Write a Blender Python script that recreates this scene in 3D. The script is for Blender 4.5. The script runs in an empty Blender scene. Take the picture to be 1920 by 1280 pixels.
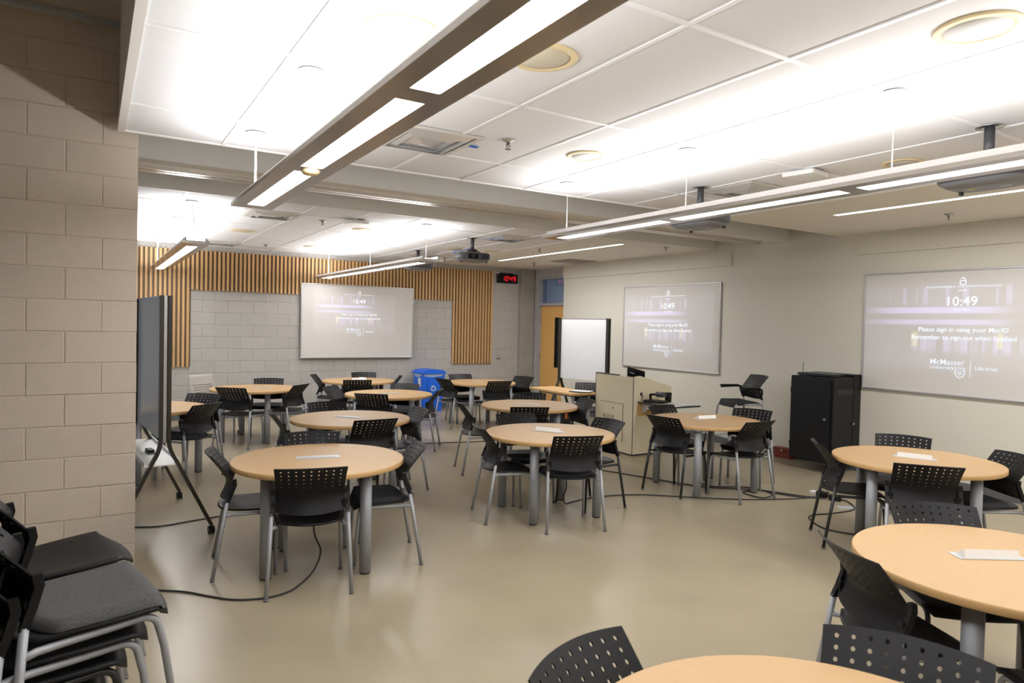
import bpy, bmesh, math, random
from mathutils import Matrix, Vector
random.seed(7)
SC = bpy.context.scene
COL = SC.collection
R = math.radians

# ------------------------------------------------------------------ camera
CAM_H = 1.66
F_PX, YAW, PITCH, ROLL = 1276.72, R(31.68673), R(-1.38313), R(1.27236)
_f = Vector((math.sin(YAW)*math.cos(PITCH), math.cos(YAW)*math.cos(PITCH), math.sin(PITCH)))
_r = Vector((math.cos(YAW), -math.sin(YAW), 0))
_u = _r.cross(_f)
RIGHT = _r*math.cos(ROLL) + _u*math.sin(ROLL)
UP = _u*math.cos(ROLL) - _r*math.sin(ROLL)
FWD = _f
cam_d = bpy.data.cameras.new('camera')
cam = bpy.data.objects.new('camera', cam_d)
COL.objects.link(cam)
M = Matrix((RIGHT, UP, -FWD)).transposed().to_4x4()
M.translation = Vector((0, 0, CAM_H))
cam.matrix_world = M
cam_d.sensor_width = 36
cam_d.lens = F_PX*36/1920
cam_d.clip_start = 0.05
cam_d.dof.use_dof = True
cam_d.dof.focus_distance = 7.0
cam_d.dof.aperture_fstop = 5.6
SC.camera = cam

# ------------------------------------------------------------------ light
vs = SC.view_settings
vs.view_transform = 'Standard'
vs.look = 'None'
vs.gamma = 1
vs.use_curve_mapping = False
vs.exposure = -0.24
W = bpy.data.worlds.new('world'); SC.world = W
W.use_nodes = True
W.node_tree.nodes['Background'].inputs[0].default_value = (0.75, 0.85, 1.0, 1)
W.node_tree.nodes['Background'].inputs[1].default_value = 0.6
UP_W, DOWN_W = 18.0, 10.5          # watts per metre of pendant, up and down
SLOT_W = 22.0                      # watts per metre of recessed slot light
LENS_E = 6.0
SC.cycles.max_bounces = 10
SC.cycles.diffuse_bounces = 6
SC.cycles.sample_clamp_indirect = 6
SC.cycles.use_denoising = True

def area(name, loc, sx, sy, watts, down=True, color=(1, .995, 1.0), parent=None, rot=None):
    d = bpy.data.lights.new(name, 'AREA'); d.shape = 'RECTANGLE'
    d.size = sx; d.size_y = sy; d.energy = watts; d.color = color
    o = bpy.data.objects.new(name, d); COL.objects.link(o)
    o.location = loc
    o.rotation_euler = rot if rot else ((0, 0, 0) if down else (math.pi, 0, 0))
    if parent: o.parent = parent
    return o

# daylight falling through the windows of the left side wall (out of frame)
DAY = area('window_daylight', (-2.66, 8.9, 1.75), 1.9, 5.6, 38, color=(.62, .8, 1.0), rot=(0, R(-90), 0))

# ------------------------------------------------------------------ pixel helpers
def ray(px, py):
    return RIGHT*((px-960)/F_PX) + UP*(-(py-640)/F_PX) + FWD
def atz(px, py, z=0.0):
    d = ray(px, py); t = (z-CAM_H)/d.z
    return Vector((d.x*t, d.y*t, z))

# ------------------------------------------------------------------ materials
def mat(name, color, rough=.5, metal=0.0, noise=0.0, nscale=20, bump=0.0, bscale=None, var=0.0, spec=.5,
        alt=None, stretch=None, emit=None, estr=0, coat=0):
    m = bpy.data.materials.new(name); m.use_nodes = True
    nt = m.node_tree; N = nt.nodes; L = nt.links
    b = N['Principled BSDF']
    b.inputs['Roughness'].default_value = rough
    b.inputs['Metallic'].default_value = metal
    b.inputs['Specular IOR Level'].default_value = spec
    if coat: b.inputs['Coat Weight'].default_value = coat
    c = (*color, 1)
    b.inputs['Base Color'].default_value = c
    if emit:
        b.inputs['Emission Color'].default_value = (*emit, 1); b.inputs['Emission Strength'].default_value = estr
    if noise or bump or var:
        tc = N.new('ShaderNodeTexCoord'); mp = N.new('ShaderNodeMapping')
        L.new(tc.outputs['Object'], mp.inputs[0])
        if stretch: mp.inputs['Scale'].default_value = stretch
        nz = N.new('ShaderNodeTexNoise'); nz.inputs['Scale'].default_value = nscale
        nz.inputs['Detail'].default_value = 5
        oi = N.new('ShaderNodeObjectInfo')
        ad = N.new('ShaderNodeVectorMath'); ad.operation = 'ADD'
        mu = N.new('ShaderNodeMath'); mu.operation = 'MULTIPLY'; mu.inputs[1].default_value = 37.0
        L.new(oi.outputs['Random'], mu.inputs[0])
        L.new(mp.outputs[0], ad.inputs[0]); L.new(mu.outputs[0], ad.inputs[1])
        L.new(ad.outputs[0], nz.inputs['Vector'])
        a2 = alt or tuple(x*.55 for x in color)
        mx = N.new('ShaderNodeMix'); mx.data_type = 'RGBA'
        mx.inputs[6].default_value = c; mx.inputs[7].default_value = (*a2, 1)
        mr = N.new('ShaderNodeMapRange'); mr.inputs[1].default_value = .35; mr.inputs[2].default_value = .75
        mr.inputs[4].default_value = noise
        L.new(nz.outputs[0], mr.inputs[0]); L.new(mr.outputs[0], mx.inputs[0])
        out = mx.outputs[2]
        if var:
            hs = N.new('ShaderNodeHueSaturation')
            mr2 = N.new('ShaderNodeMapRange'); mr2.inputs[3].default_value = 1-var; mr2.inputs[4].default_value = 1+var
            L.new(oi.outputs['Random'], mr2.inputs[0]); L.new(mr2.outputs[0], hs.inputs['Value'])
            L.new(out, hs.inputs['Color']); out = hs.outputs[0]
        L.new(out, b.inputs['Base Color'])
        if bump:
            nb = N.new('ShaderNodeTexNoise'); nb.inputs['Scale'].default_value = bscale or nscale*3
            nb.inputs['Detail'].default_value = 3
            L.new(ad.outputs[0], nb.inputs['Vector'])
            bm_ = N.new('ShaderNodeBump'); bm_.inputs['Strength'].default_value = bump; bm_.inputs['Distance'].default_value = .01
            L.new(nb.outputs[0], bm_.inputs['Height']); L.new(bm_.outputs[0], b.inputs['Normal'])
    return m

def emat(name, color, strength):
    m = bpy.data.materials.new(name); m.use_nodes = True
    N = m.node_tree.nodes; N.clear()
    e = N.new('ShaderNodeEmission'); e.inputs[0].default_value = (*color, 1); e.inputs[1].default_value = strength
    o = N.new('ShaderNodeOutputMaterial'); m.node_tree.links.new(e.outputs[0], o.inputs[0])
    return m

def block_mat(name, color, alt, var):
    m = mat(name, color, .9, noise=.35, nscale=9, bump=.25, bscale=160, var=var, alt=alt, spec=.2)
    # small dark pits in the masonry
    nt = m.node_tree; N = nt.nodes; L = nt.links; b = N['Principled BSDF']
    src = b.inputs['Base Color'].links[0].from_socket
    tc = N.new('ShaderNodeTexCoord'); v = N.new('ShaderNodeTexNoise'); v.inputs['Scale'].default_value = 95; v.inputs['Detail'].default_value = 2
    L.new(tc.outputs['Object'], v.inputs['Vector'])
    mr = N.new('ShaderNodeMapRange'); mr.inputs[1].default_value = .64; mr.inputs[2].default_value = .72
    L.new(v.outputs[0], mr.inputs[0])
    ml = N.new('ShaderNodeMath'); ml.operation = 'MULTIPLY'; ml.inputs[1].default_value = .3; L.new(mr.outputs[0], ml.inputs[0])
    mx = N.new('ShaderNodeMix'); mx.data_type = 'RGBA'; mx.inputs[7].default_value = (.12, .09, .07, 1)
    L.new(ml.outputs[0], mx.inputs[0]); L.new(src, mx.inputs[6]); L.new(mx.outputs[2], b.inputs['Base Color'])
    return m

MT = {}
MT['floor'] = mat('sealed_concrete', (.335, .281, .192), .3, noise=.8, nscale=1.9, bump=.012, bscale=60, alt=(.268, .225, .153), spec=.45)
MT['block_l'] = block_mat('block_tan', (.58, .50, .41), (.52, .445, .36), .03)
MT['block_b'] = block_mat('block_grey', (.455, .435, .41), (.40, .38, .355), .03)
MT['mortar_l'] = mat('mortar_tan', (.55, .475, .39), .95, noise=.3, nscale=40)
MT['mortar_b'] = mat('mortar_grey', (.43, .41, .385), .95, noise=.3, nscale=40)
MT['concrete'] = mat('raw_concrete', (.36, .335, .29), .85, noise=.6, nscale=3, bump=.2, bscale=40, alt=(.26, .24, .2))
MT['drywall'] = mat('painted_drywall', (.66, .635, .55), .7, noise=.15, nscale=2, alt=(.63, .605, .52), spec=.3)
MT['soffit'] = mat('ceiling_paint', (.80, .765, .70), .75, noise=.1, nscale=2, alt=(.66, .62, .55), spec=.25)
MT['beam'] = mat('beam_paint', (.80, .785, .75), .6, noise=.12, nscale=3, alt=(.55, .52, .47))
MT['track'] = mat('track_metal', (.66, .62, .55), .28, metal=.6)
MT['tile'] = mat('mineral_fibre_tile', (.785, .785, .80), .95, noise=.25, nscale=120, bump=.12, bscale=260, alt=(.73, .73, .745), spec=.1)
MT['tbar'] = mat('white_tbar', (.86, .86, .87), .45)
MT['trimwhite'] = mat('white_trim', (.80, .77, .74), .5)
MT['base'] = mat('rubber_baseboard', (.10, .105, .11), .5)
MT['slat'] = mat('pine_slat', (.60, .36, .15), .5, noise=.5, nscale=14, stretch=(3, 3, .35), alt=(.46, .26, .10), var=.10)
MT['backing'] = mat('dark_felt', (.17, .125, .085), .95)
MT['wb'] = mat('whiteboard_enamel', (.66, .635, .61), .3, noise=.1, nscale=3, alt=(.62, .6, .57))
MT['wb2'] = mat('whiteboard_bright', (.80, .81, .83), .18, noise=.05, nscale=3)
MT['alu'] = mat('aluminium_frame', (.55, .55, .56), .35, metal=.7)
MT['silver'] = mat('silver_paint', (.34, .345, .36), .5, metal=.3, noise=.1, nscale=8)
MT['tleg'] = mat('table_leg_paint', (.32, .33, .35), .5, metal=.25, noise=.06, nscale=8)
MT['blackleg'] = mat('black_paint', (.016, .016, .017), .4)
MT['plastic'] = mat('black_plastic', (.010, .0095, .010), .45, bump=.05, bscale=400, noise=.1, nscale=50, spec=.2)
MT['fabric'] = mat('charcoal_fabric', (.055, .055, .057), .95, noise=.7, nscale=220, bump=.5, bscale=420, alt=(.022, .022, .023), spec=.1)
MT['fabric_l'] = mat('grey_fabric', (.13, .127, .122), .95, noise=.8, nscale=200, bump=.7, bscale=380, alt=(.06, .06, .06), spec=.1)
MT['glide'] = mat('grey_glide', (.12, .12, .125), .5)
MT['top'] = mat('beech_laminate', (.475, .305, .148), .42, noise=.35, nscale=6, stretch=(1, 9, 1), alt=(.425, .265, .124), spec=.28)
MT['edge'] = mat('beech_edge', (.56, .35, .15), .4, noise=.3, nscale=6, stretch=(1, 1, 4), alt=(.5, .3, .12))
MT['plate'] = mat('grey_plate', (.52, .54, .56), .35, metal=.3)
MT['outlet'] = mat('white_outlet', (.82, .80, .77), .4)
MT['slot'] = mat('dark_slot', (.05, .05, .05), .6)
MT['fix'] = mat('champagne_aluminium', (.46, .42, .38), .22, metal=.75, noise=.08, nscale=6)
MT['fixw'] = mat('fixture_white', (.74, .72, .70), .4)
MT['lens'] = emat('lamp_lens', (1, .98, .95), LENS_E)
MT['slotlens'] = emat('slot_lens', (1, .98, .96), 7)
MT['wire'] = mat('white_wire', (.85, .84, .82), .5)
MT['gwire'] = mat('grey_wire', (.35, .35, .36), .4)
MT['cream'] = mat('cream_plastic', (.76, .62, .36), .5)
MT['grille'] = mat('speaker_grille', (.62, .61, .58), .6, noise=.4, nscale=300)
MT['grille2'] = mat('speaker_grille_cream', (.66, .60, .46), .6, noise=.4, nscale=300)
MT['darkgrille'] = mat('grey_grille', (.34, .32, .29), .6)
MT['vent'] = mat('chrome_vent', (.74, .74, .73), .22, metal=.5)
MT['ventw'] = mat('vent_white', (.70, .67, .64), .4)
MT['proj'] = mat('projector_grey', (.055, .055, .06), .4)
MT['projd'] = mat('projector_dark', (.02, .02, .022), .35)
MT['projb'] = mat('projector_belly', (.17, .175, .19), .4)
MT['yellow'] = mat('yellow_sticker', (.75, .62, .06), .5)
MT['glass_d'] = mat('dark_lens', (.01, .01, .012), .05)
MT['steel'] = mat('steel', (.5, .5, .5), .25, metal=1)
MT['door'] = mat('oak_veneer', (.72, .41, .13), .45, noise=.5, nscale=5, stretch=(8, 8, .6), alt=(.63, .35, .10))
MT['doorframe'] = mat('grey_frame', (.36, .365, .37), .5)
MT['cab'] = mat('black_cabinet', (.007, .007, .0075), .4, spec=.3)
MT['lect'] = mat('lectern_laminate', (.76, .68, .49), .5, noise=.12, nscale=4, alt=(.66, .585, .41))
MT['lectd'] = mat('lectern_edge', (.03, .025, .035), .5)
MT['wood2'] = mat('desk_maple', (.66, .40, .15), .4, noise=.4, nscale=5, stretch=(1, 8, 1), alt=(.58, .33, .11))
MT['red'] = mat('red_metal', (.20, .035, .022), .45)
MT['blue'] = mat('blue_plastic', (.010, .13, .70), .4)
MT['liner'] = mat('clear_liner', (.40, .50, .70), .25, noise=.3, nscale=30, bump=.6, bscale=40)
MT['cable'] = mat('black_cable', (.018, .017, .017), .55)
MT['beige'] = mat('beige_plastic', (.40, .37, .325), .5)
MT['white'] = mat('white_plastic', (.78, .78, .76), .4)
MT['paper'] = mat('paper', (.8, .8, .78), .8)
MT['bronze'] = mat('dark_bronze', (.035, .028, .02), .4, metal=.3)
MT['bag'] = mat('black_nylon', (.012, .012, .014), .7, noise=.4, nscale=30, bump=.4)
MT['orange'] = mat('orange_tag', (.75, .16, .03), .6)
MT['led'] = emat('red_led', (1, .012, .02), 1.5)
MT['greenled'] = emat('green_led', (.1, 1, .45), 2)
MT['ptext'] = emat('projected_text', (.88, .93, 1.0), 1.35)
MT['ptext2'] = emat('projected_logo', (.86, .91, 1.0), 1.2)
MT['bluetape'] = mat('blue_tape', (.02, .16, .6), .6)
MT['pipe'] = mat('cream_pipe', (.42, .36, .22), .5)

def glass_mat(name, tint, rough=.03, mixv=.75):
    m = bpy.data.materials.new(name); m.use_nodes = True
    N = m.node_tree.nodes; L = m.node_tree.links; N.clear()
    t = N.new('ShaderNodeBsdfTransparent'); t.inputs[0].default_value = (*tint, 1)
    g = N.new('ShaderNodeBsdfGlossy'); g.inputs['Roughness'].default_value = rough
    mx = N.new('ShaderNodeMixShader'); mx.inputs[0].default_value = 1-mixv
    L.new(t.outputs[0], mx.inputs[1]); L.new(g.outputs[0], mx.inputs[2])
    o = N.new('ShaderNodeOutputMaterial'); L.new(mx.outputs[0], o.inputs[0])
    return m
MT['glass'] = glass_mat('window_glass', (.8, .88, .95))
MT['glass2'] = glass_mat('transom_glass', (.75, .85, 1.0), mixv=.8)

# ------------------------------------------------------------------ mesh builder
class MB:
    def __init__(s): s.v = []; s.f = []; s.sm = []; s.mi = []; s.cur = 0
    def add(s, vs, fs, smooth=False):
        o = len(s.v); s.v += [tuple(v) for v in vs]
        for f in fs: s.f.append(tuple(i+o for i in f)); s.sm.append(smooth); s.mi.append(s.cur)
        return s
    def box(s, x0, x1, y0, y1, z0, z1, bev=0):
        if bev:
            b = bmesh.new(); bmesh.ops.create_cube(b, size=1)
            for v in b.verts: v.co = Vector(((x0+x1)/2+v.co.x*(x1-x0), (y0+y1)/2+v.co.y*(y1-y0), (z0+z1)/2+v.co.z*(z1-z0)))
            bmesh.ops.bevel(b, geom=list(b.edges), offset=bev, segments=2, affect='EDGES', profile=.5)
            b.verts.index_update()
            s.add([v.co[:] for v in b.verts], [[v.index for v in f.verts] for f in b.faces]); b.free(); return s
        v = [(x, y, z) for z in (z0, z1) for y in (y0, y1) for x in (x0, x1)]
        return s.add(v, [(0, 2, 3, 1), (4, 5, 7, 6), (0, 1, 5, 4), (2, 6, 7, 3), (0, 4, 6, 2), (1, 3, 7, 5)])
    def tube(s, pts, r, n=10, cap=True):
        pts = [Vector(p) for p in pts]; rs = r if isinstance(r, (list, tuple)) else [r]*len(pts)
        vs = []; prev = None
        for i, p in enumerate(pts):
            t = (pts[min(i+1, len(pts)-1)]-pts[max(i-1, 0)]).normalized()
            if prev is None:
                a = Vector((0, 0, 1)) if abs(t.z) < .9 else Vector((1, 0, 0)); nrm = t.cross(a).normalized()
            else:
                nrm = (prev - t*prev.dot(t)).normalized()
            prev = nrm; bn = t.cross(nrm)
            for k in range(n):
                an = 2*math.pi*k/n; vs.append(p + nrm*(rs[i]*math.cos(an)) + bn*(rs[i]*math.sin(an)))
        fs = []
        for i in range(len(pts)-1):
            for k in range(n): fs.append((i*n+k, i*n+(k+1) % n, (i+1)*n+(k+1) % n, (i+1)*n+k))
        s.add(vs, fs, True)
        if cap:
            o = len(s.v)-len(vs)
            s.f.append(tuple(o+k for k in reversed(range(n)))); s.sm.append(False); s.mi.append(s.cur)
            s.f.append(tuple(o+(len(pts)-1)*n+k for k in range(n))); s.sm.append(False); s.mi.append(s.cur)
        return s
    def lathe(s, prof, n=24, c=(0, 0), smooth=True):
        vs = []; fs = []
        for (r, z) in prof:
            for k in range(n):
                a = 2*math.pi*k/n; vs.append((c[0]+r*math.cos(a), c[1]+r*math.sin(a), z))
        for i in range(len(prof)-1):
            for k in range(n): fs.append((i*n+k, i*n+(k+1) % n, (i+1)*n+(k+1) % n, (i+1)*n+k))
        s.add(vs, fs, smooth)
        o = len(s.v)-len(vs)
        if prof[0][0] > 1e-4: s.f.append(tuple(o+k for k in reversed(range(n)))); s.sm.append(False); s.mi.append(s.cur)
        if prof[-1][0] > 1e-4: s.f.append(tuple(o+(len(prof)-1)*n+k for k in range(n))); s.sm.append(False); s.mi.append(s.cur)
        return s
    def prism(s, poly, a, b, axis='y'):
        # poly of 2-d points extruded from a to b along an axis
        def P(p, t):
            return {'y': (p[0], t, p[1]), 'x': (t, p[0], p[1]), 'z': (p[0], p[1], t)}[axis]
        n = len(poly); vs = [P(p, a) for p in poly]+[P(p, b) for p in poly]
        fs = [tuple(range(n)), tuple(reversed(range(n, 2*n)))]+[(i, i+n, (i+1) % n+n, (i+1) % n) for i in range(n)]
        return s.add(vs, fs)
    def mesh(s, name, mats):
        me = bpy.data.meshes.new(name); me.from_pydata(s.v, [], s.f)
        b = bmesh.new(); b.from_mesh(me); bmesh.ops.recalc_face_normals(b, faces=list(b.faces)); b.to_mesh(me); b.free()
        me.polygons.foreach_set('use_smooth', s.sm); me.polygons.foreach_set('material_index', s.mi)
        for m in (mats if isinstance(mats, (list, tuple)) else [mats]): me.materials.append(MT[m] if isinstance(m, str) else m)
        me.update(); return me
    def build(s, name, m, parent=None, **kw):
        o = bpy.data.objects.new(name, s.mesh(name, m)); COL.objects.link(o)
        if parent: o.parent = parent
        if kw: tag(o, **kw)
        return o

def tag(o, label=None, cat=None, group=None, kind=None):
    if label: o['label'] = label
    if cat: o['category'] = cat
    if group: o['group'] = group
    if kind: o['kind'] = kind
    return o
def thing(name, label, cat, loc=(0, 0, 0), rz=0.0, group=None):
    o = bpy.data.objects.new(name, None); COL.objects.link(o)
    o.empty_display_size = .05; o.location = loc; o.rotation_euler = (0, 0, rz)
    return tag(o, label, cat, group)
def inst(name, me, parent=None, loc=(0, 0, 0), rot=(0, 0, 0)):
    o = bpy.data.objects.new(name, me); COL.objects.link(o); o.location = loc; o.rotation_euler = rot
    if parent: o.parent = parent
    return o
def copy_tree(o, parent=None):
    c = o.copy(); COL.objects.link(c); c.parent = parent
    for ch in list(o.children): copy_tree(ch, c)
    return c
def struct(name, mb, m, label=None):
    o = mb.build(name, m); o['kind'] = 'structure'
    if label: o['label'] = label
    return o
def spline(pts, n=8):
    pts = [Vector(p) for p in pts]; out = []
    for i in range(len(pts)-1):
        p0, p1, p2, p3 = pts[max(i-1, 0)], pts[i], pts[i+1], pts[min(i+2, len(pts)-1)]
        for k in range(n):
            t = k/n
            out.append(.5*((2*p1)+(p2-p0)*t+(2*p0-5*p1+4*p2-p3)*t*t+(3*p1-p0-3*p2+p3)*t**3))
    out.append(pts[-1]); return out

def aty(px, py, Y):
    d = ray(px, py); t = Y/d.y
    return Vector((d.x*t, Y, CAM_H+d.z*t))
def atx(px, py, X):
    d = ray(px, py); t = X/d.x
    return Vector((X, d.y*t, CAM_H+d.z*t))

# ================================================================== structure
ZC, ZD = 2.848, 2.838            # tile ceiling, drywall ceiling
YB, YL, XR, XA = 12.15, 5.12, 7.85, 8.0
Y0, Y1, Y1b, Y2 = 5.05, 5.80, 6.34, 7.03
REAR, XL, ZH = -2.6, -2.5, 4.3

struct('floor', MB().box(XL-.2, 10.2, REAR-.2, YB+.4, -.1, 0), 'floor', 'beige sealed concrete floor')

# ---- block walls: real blocks over a recessed mortar bed
def block_mesh(name, depth, m):
    # front face inset a little so each joint reads as a groove
    a, h, c = .1972, .0972, .003
    v = [(-a, depth, -h), (a, depth, -h), (a, depth, h), (-a, depth, h),
         (-a, c, -h), (a, c, -h), (a, c, h), (-a, c, h),
         (-a+c, 0, -h+c), (a-c, 0, -h+c), (a-c, 0, h-c), (-a+c, 0, h-c)]
    f = [(0, 3, 2, 1), (8, 9, 10, 11)]
    for i in range(4):
        j = (i+1) % 4
        f += [(i, j, j+4, i+4), (i+4, j+4, j+8, i+8)]
    return MB().add(v, f).mesh(name, m)

def lay_blocks(parent, me, face, xa, xb, phase, z_lo, z_hi, skip=None, axis='x', flip=False):
    zs = [z_lo]
    k = math.ceil((z_lo-.157)/.2+1e-6)
    while .157+.2*k < z_hi-.02: zs.append(.157+.2*k); k += 1
    zs.append(z_hi)
    for za, zb in zip(zs, zs[1:]):
        row = math.floor(((za+zb)/2-.157)/.2)
        off = phase + (.2 if row % 2 else 0)
        n0 = math.floor((xa-off)/.4)
        x = off+n0*.4
        while x < xb-.02:
            p, q = max(x, xa), min(x+.4, xb); x += .4
            if q-p < .03: continue
            if skip and skip((p+q)/2, (za+zb)/2): continue
            c, zc = (p+q)/2, (za+zb)/2
            jit = random.uniform(-.0012, .0012)
            loc = (c, face+jit, zc) if axis == 'x' else (face+jit, c, zc)
            o = inst('block', me, parent, loc, (0, 0, 0) if axis == 'x' else (0, 0, R(-90)))
            o.scale = ((q-p)/.4 if q-p < .399 else 1, 1, (zb-za)/.2 if zb-za < .199 else 1)

wb = struct('wall_back', MB().box(XL-.2, 8.2, YB+.0045, YB+.3, 0, 3.6), 'mortar_b', 'pale grey concrete block wall at the back')
ph_b = aty(705.6, 683, YB).x
row_b = math.floor((.857-.157)/.2)
bl_b = block_mesh('block', .012, 'block_b')
lay_blocks(wb, bl_b, YB, .1, 7.64, ph_b-(.2 if row_b % 2 else 0), .1, ZC-.01,
           skip=lambda x, z: (z > 2.16 and z < 2.70 and .6 < x < 6.9) or ((x < 1.1 or 6.15 < x < 6.9) and .92 < z < 2.70))
wl = struct('wall_left', MB().box(XL-.2, .249, YL+.0045, YL+.1955, 0, ZH), 'mortar_l', 'tan concrete block wall at the left')
bl_l = block_mesh('block', .2, 'block_l')
row_l = math.floor((1.09-.157)/.2)
lay_blocks(wl, bl_l, YL, -1.75, .253, -.147-(.2 if row_l % 2 else 0), 0, 4.0)

# right side: drywall partition in front of a block alcove with the door
struct('wall_right', MB().box(XR, XA+.2, REAR, 10.83, 0, 3.6), 'drywall', 'beige painted wall at the right')
wa = struct('wall_alcove', MB().box(XA+.008, XA+.2, 11.93, YB+.05, 0, 3.6).box(XA+.008, XA+.2, 10.8, 11.93, 2.68, 3.6), 'mortar_b', 'grey block alcove wall around the wooden door')
bl_a = block_mesh('block', .012, 'block_b')
lay_blocks(wa, bl_a, XA, 11.95, YB-.001, 11.75, 0, 2.66, axis='y')
lay_blocks(wa, bl_a, XA, 10.84, YB-.001, 11.75, 2.68, ZC, axis='y')
struct('wall_side', MB().box(XL-.2, XL, REAR, 6.2, 0, ZH).box(XL-.2, XL, 11.7, YB+.3, 0, ZH).box(XL-.2, XL, 6.2, 11.7, 0, .9).box(XL-.2, XL, 6.2, 11.7, 2.65, ZH), 'mortar_b', 'block side wall with the windows')
w1 = thing('window_1', 'window band in the side wall', 'window'); del w1['category']; w1['kind'] = 'structure'
fr = MB()
for y in (6.2, 8.03, 9.87, 11.66): fr.box(XL-.12, XL-.06, y, y+.05, .9, 2.65)
fr.box(XL-.12, XL-.06, 6.2, 11.7, .9, .95).box(XL-.12, XL-.06, 6.2, 11.7, 2.6, 2.65)
fr.build('window_frame', 'alu', w1)
for y in (6.25, 8.08, 9.92): MB().box(XL-.095, XL-.089, y, y+1.75, .95, 2.6).build('pane', 'glass', w1)
struct('wall_rear', MB().box(XL-.2, XR+.3, REAR-.2, REAR, 0, ZH), 'drywall', 'painted wall behind the viewpoint')
struct('column', MB().box(7.648, 7.985, 12.06, YB+.05, 0, 3.4, .012), 'concrete', 'raw concrete column in the back right corner')
# corridor seen through the transom
struct('wall_corridor', MB().box(9.9, 10.1, 8.5, 16, 0, 3.3).box(XA+.2, 10.1, 8.5, 16, 3.2, 3.3), 'mortar_b', 'grey corridor wall beyond the door')
struct('trim_1', MB().box(XR-.012, XR, REAR, 10.83, 0, .1), 'base', 'dark rubber baseboard on the right wall')
struct('trim_2', MB().box(XL, 7.648, YB-.014, YB+.004, 0, .1), 'base', 'dark rubber baseboard on the back wall')
# cover boards near the top of the right wall
for i, (ya, yb, za, zb, n) in enumerate(((6.72, 10.826, 2.585, 2.79, 5), (.4, 4.82, 2.595, 2.79, 6))):
    t = struct('trim_%d' % (i+3), MB().box(XR-.026, XR, ya, yb, za, zb), 'drywall', ('painted cover board above the smaller projection board', 'painted cover board above the right projection board')[i])
    for k in range(n):
        for z in (za+.035, zb-.035):
            y = ya+.05+(yb-ya-.1)*k/(n-1)
            MB().lathe([(.004, 0), (.004, .003)], 8).build('screw', 'glide', t).matrix_local = Matrix.Translation((XR-.026, y, z)) @ Matrix.Rotation(R(-90), 4, 'Y')

# ---- ceilings
GX = [1.9722+.61*i for i in range(-4, 7)]         # -.468 ... 5.632
def tile_mesh(w, l): return MB().box(-w/2, w/2, -l/2, l/2, 0, .016).mesh('ceiling_tile', 'tile')
def grid(parent, xs, ys):
    cache = {}
    for xa, xb in zip(xs, xs[1:]):
        for ya, yb in zip(ys, ys[1:]):
            k = (round(xb-xa, 3), round(yb-ya, 3))
            if k not in cache: cache[k] = tile_mesh(k[0]-.016, k[1]-.016)
            inst('ceiling_tile', cache[k], parent, ((xa+xb)/2, (ya+yb)/2, ZC+random.uniform(0, .0015)))
    for x in xs: MB().box(x-.012, x+.012, ys[0], ys[-1], ZC-.006, ZC+.002).build('grid_bar', 'tbar', parent)
    for y in ys:
        for xa, xb in zip(xs, xs[1:]): MB().box(xa+.012, xb-.012, y-.012, y+.012, ZC-.0055, ZC+.0015).build('grid_bar', 'tbar', parent)
cn = struct('ceiling', MB().box(.155, 5.64, REAR, Y0, ZC+.018, ZC+.05), 'tile', 'suspended tile ceiling of the near bay')
grid(cn, [.155]+GX[2:], [-1.725, -.505, .715, 1.935, 3.155, 4.375, Y0-.012])
cf = struct('ceiling', MB().box(XL, 5.64, Y2+.05, YB+.05, ZC+.018, ZC+.05), 'tile', 'suspended tile ceiling of the far bay')
grid(cf, [-1.078]+GX, [Y2+.062, 7.78, 9.0, 10.22, 11.44, YB-.012])
def drywall_ceiling(ya, yb, sa, sb, label):
    # plasterboard soffit with an open slot for the recessed lamp
    sx0, sx1 = 6.345, 6.415
    m = MB().box(5.644, sx0, ya, yb, ZD, ZD+.08).box(sx1, XR if yb < 10.8 else 8.01, ya, yb if yb < 10.8 else 12.2, ZD, ZD+.08)
    if yb > 10.8: m.box(5.644, sx0, yb, 12.2, ZD, ZD+.08)
    m.box(sx0, sx1, ya, sa, ZD, ZD+.08)
    if sb < yb: m.box(sx0, sx1, sb, 12.2 if yb > 10.8 else yb, ZD, ZD+.08)
    c = struct('ceiling', m, 'soffit', label)
    return c
drywall_ceiling(REAR, Y0, -2.0, 4.18, 'plain drywall ceiling strip of the near bay')
drywall_ceiling(Y2+.05, 12.0, 7.42, 10.85, 'plain drywall ceiling strip of the far bay')
# front edges and side fascia of the ceilings
struct('trim_5', MB().box(.13, .172, REAR, Y0, ZC-.012, ZC+.06), 'trimwhite', 'white edge trim along the left side of the near ceiling')
struct('trim_6', MB().box(.172, 5.64, Y0-.012, Y0, ZC-.008, ZC+.05), 'trimwhite', 'white edge trim at the end of the near ceiling')
struct('bulkhead', MB().box(.14, .165, REAR, YL-.002, ZC+.06, ZH), 'beam', 'plain upstand above the left edge of the near ceiling')
bm = struct('beam', MB().box(-1.2, XR, Y1, Y1b, ZC-.004, 3.55), 'beam', 'wide painted beam crossing between the two ceiling bays')
for ya, yb, za in ((5.97, 5.985, 2.828), (6.0, 6.055, 2.808), (6.085, 6.14, 2.808), (6.155, 6.17, 2.828)):
    MB().box(-1.2, 7.55, ya, yb, za, ZC-.004).build('partition_track', 'track', bm)
struct('fascia', MB().box(XL, XR, Y2, Y2+.05, ZD-.002, 3.55), 'beam', 'painted fascia where the far ceiling begins')
struct('slab', MB().box(.15, XR+.2, REAR, YB+.3, 3.55, 3.7).box(XL, .15, YL+.2, YB+.3, 3.55, 3.7), 'concrete', 'concrete slab above the ceilings')
struct('slab', MB().box(XL-.2, .15, REAR-.2, YL+.2, ZH-.05, ZH+.1), 'concrete', 'high concrete slab above the left void')
b2 = struct('beam', MB().box(XL, .14, 4.98, YL-.003, 3.50, ZH-.05), 'block_l', 'masonry lintel high above the left block wall')
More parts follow.
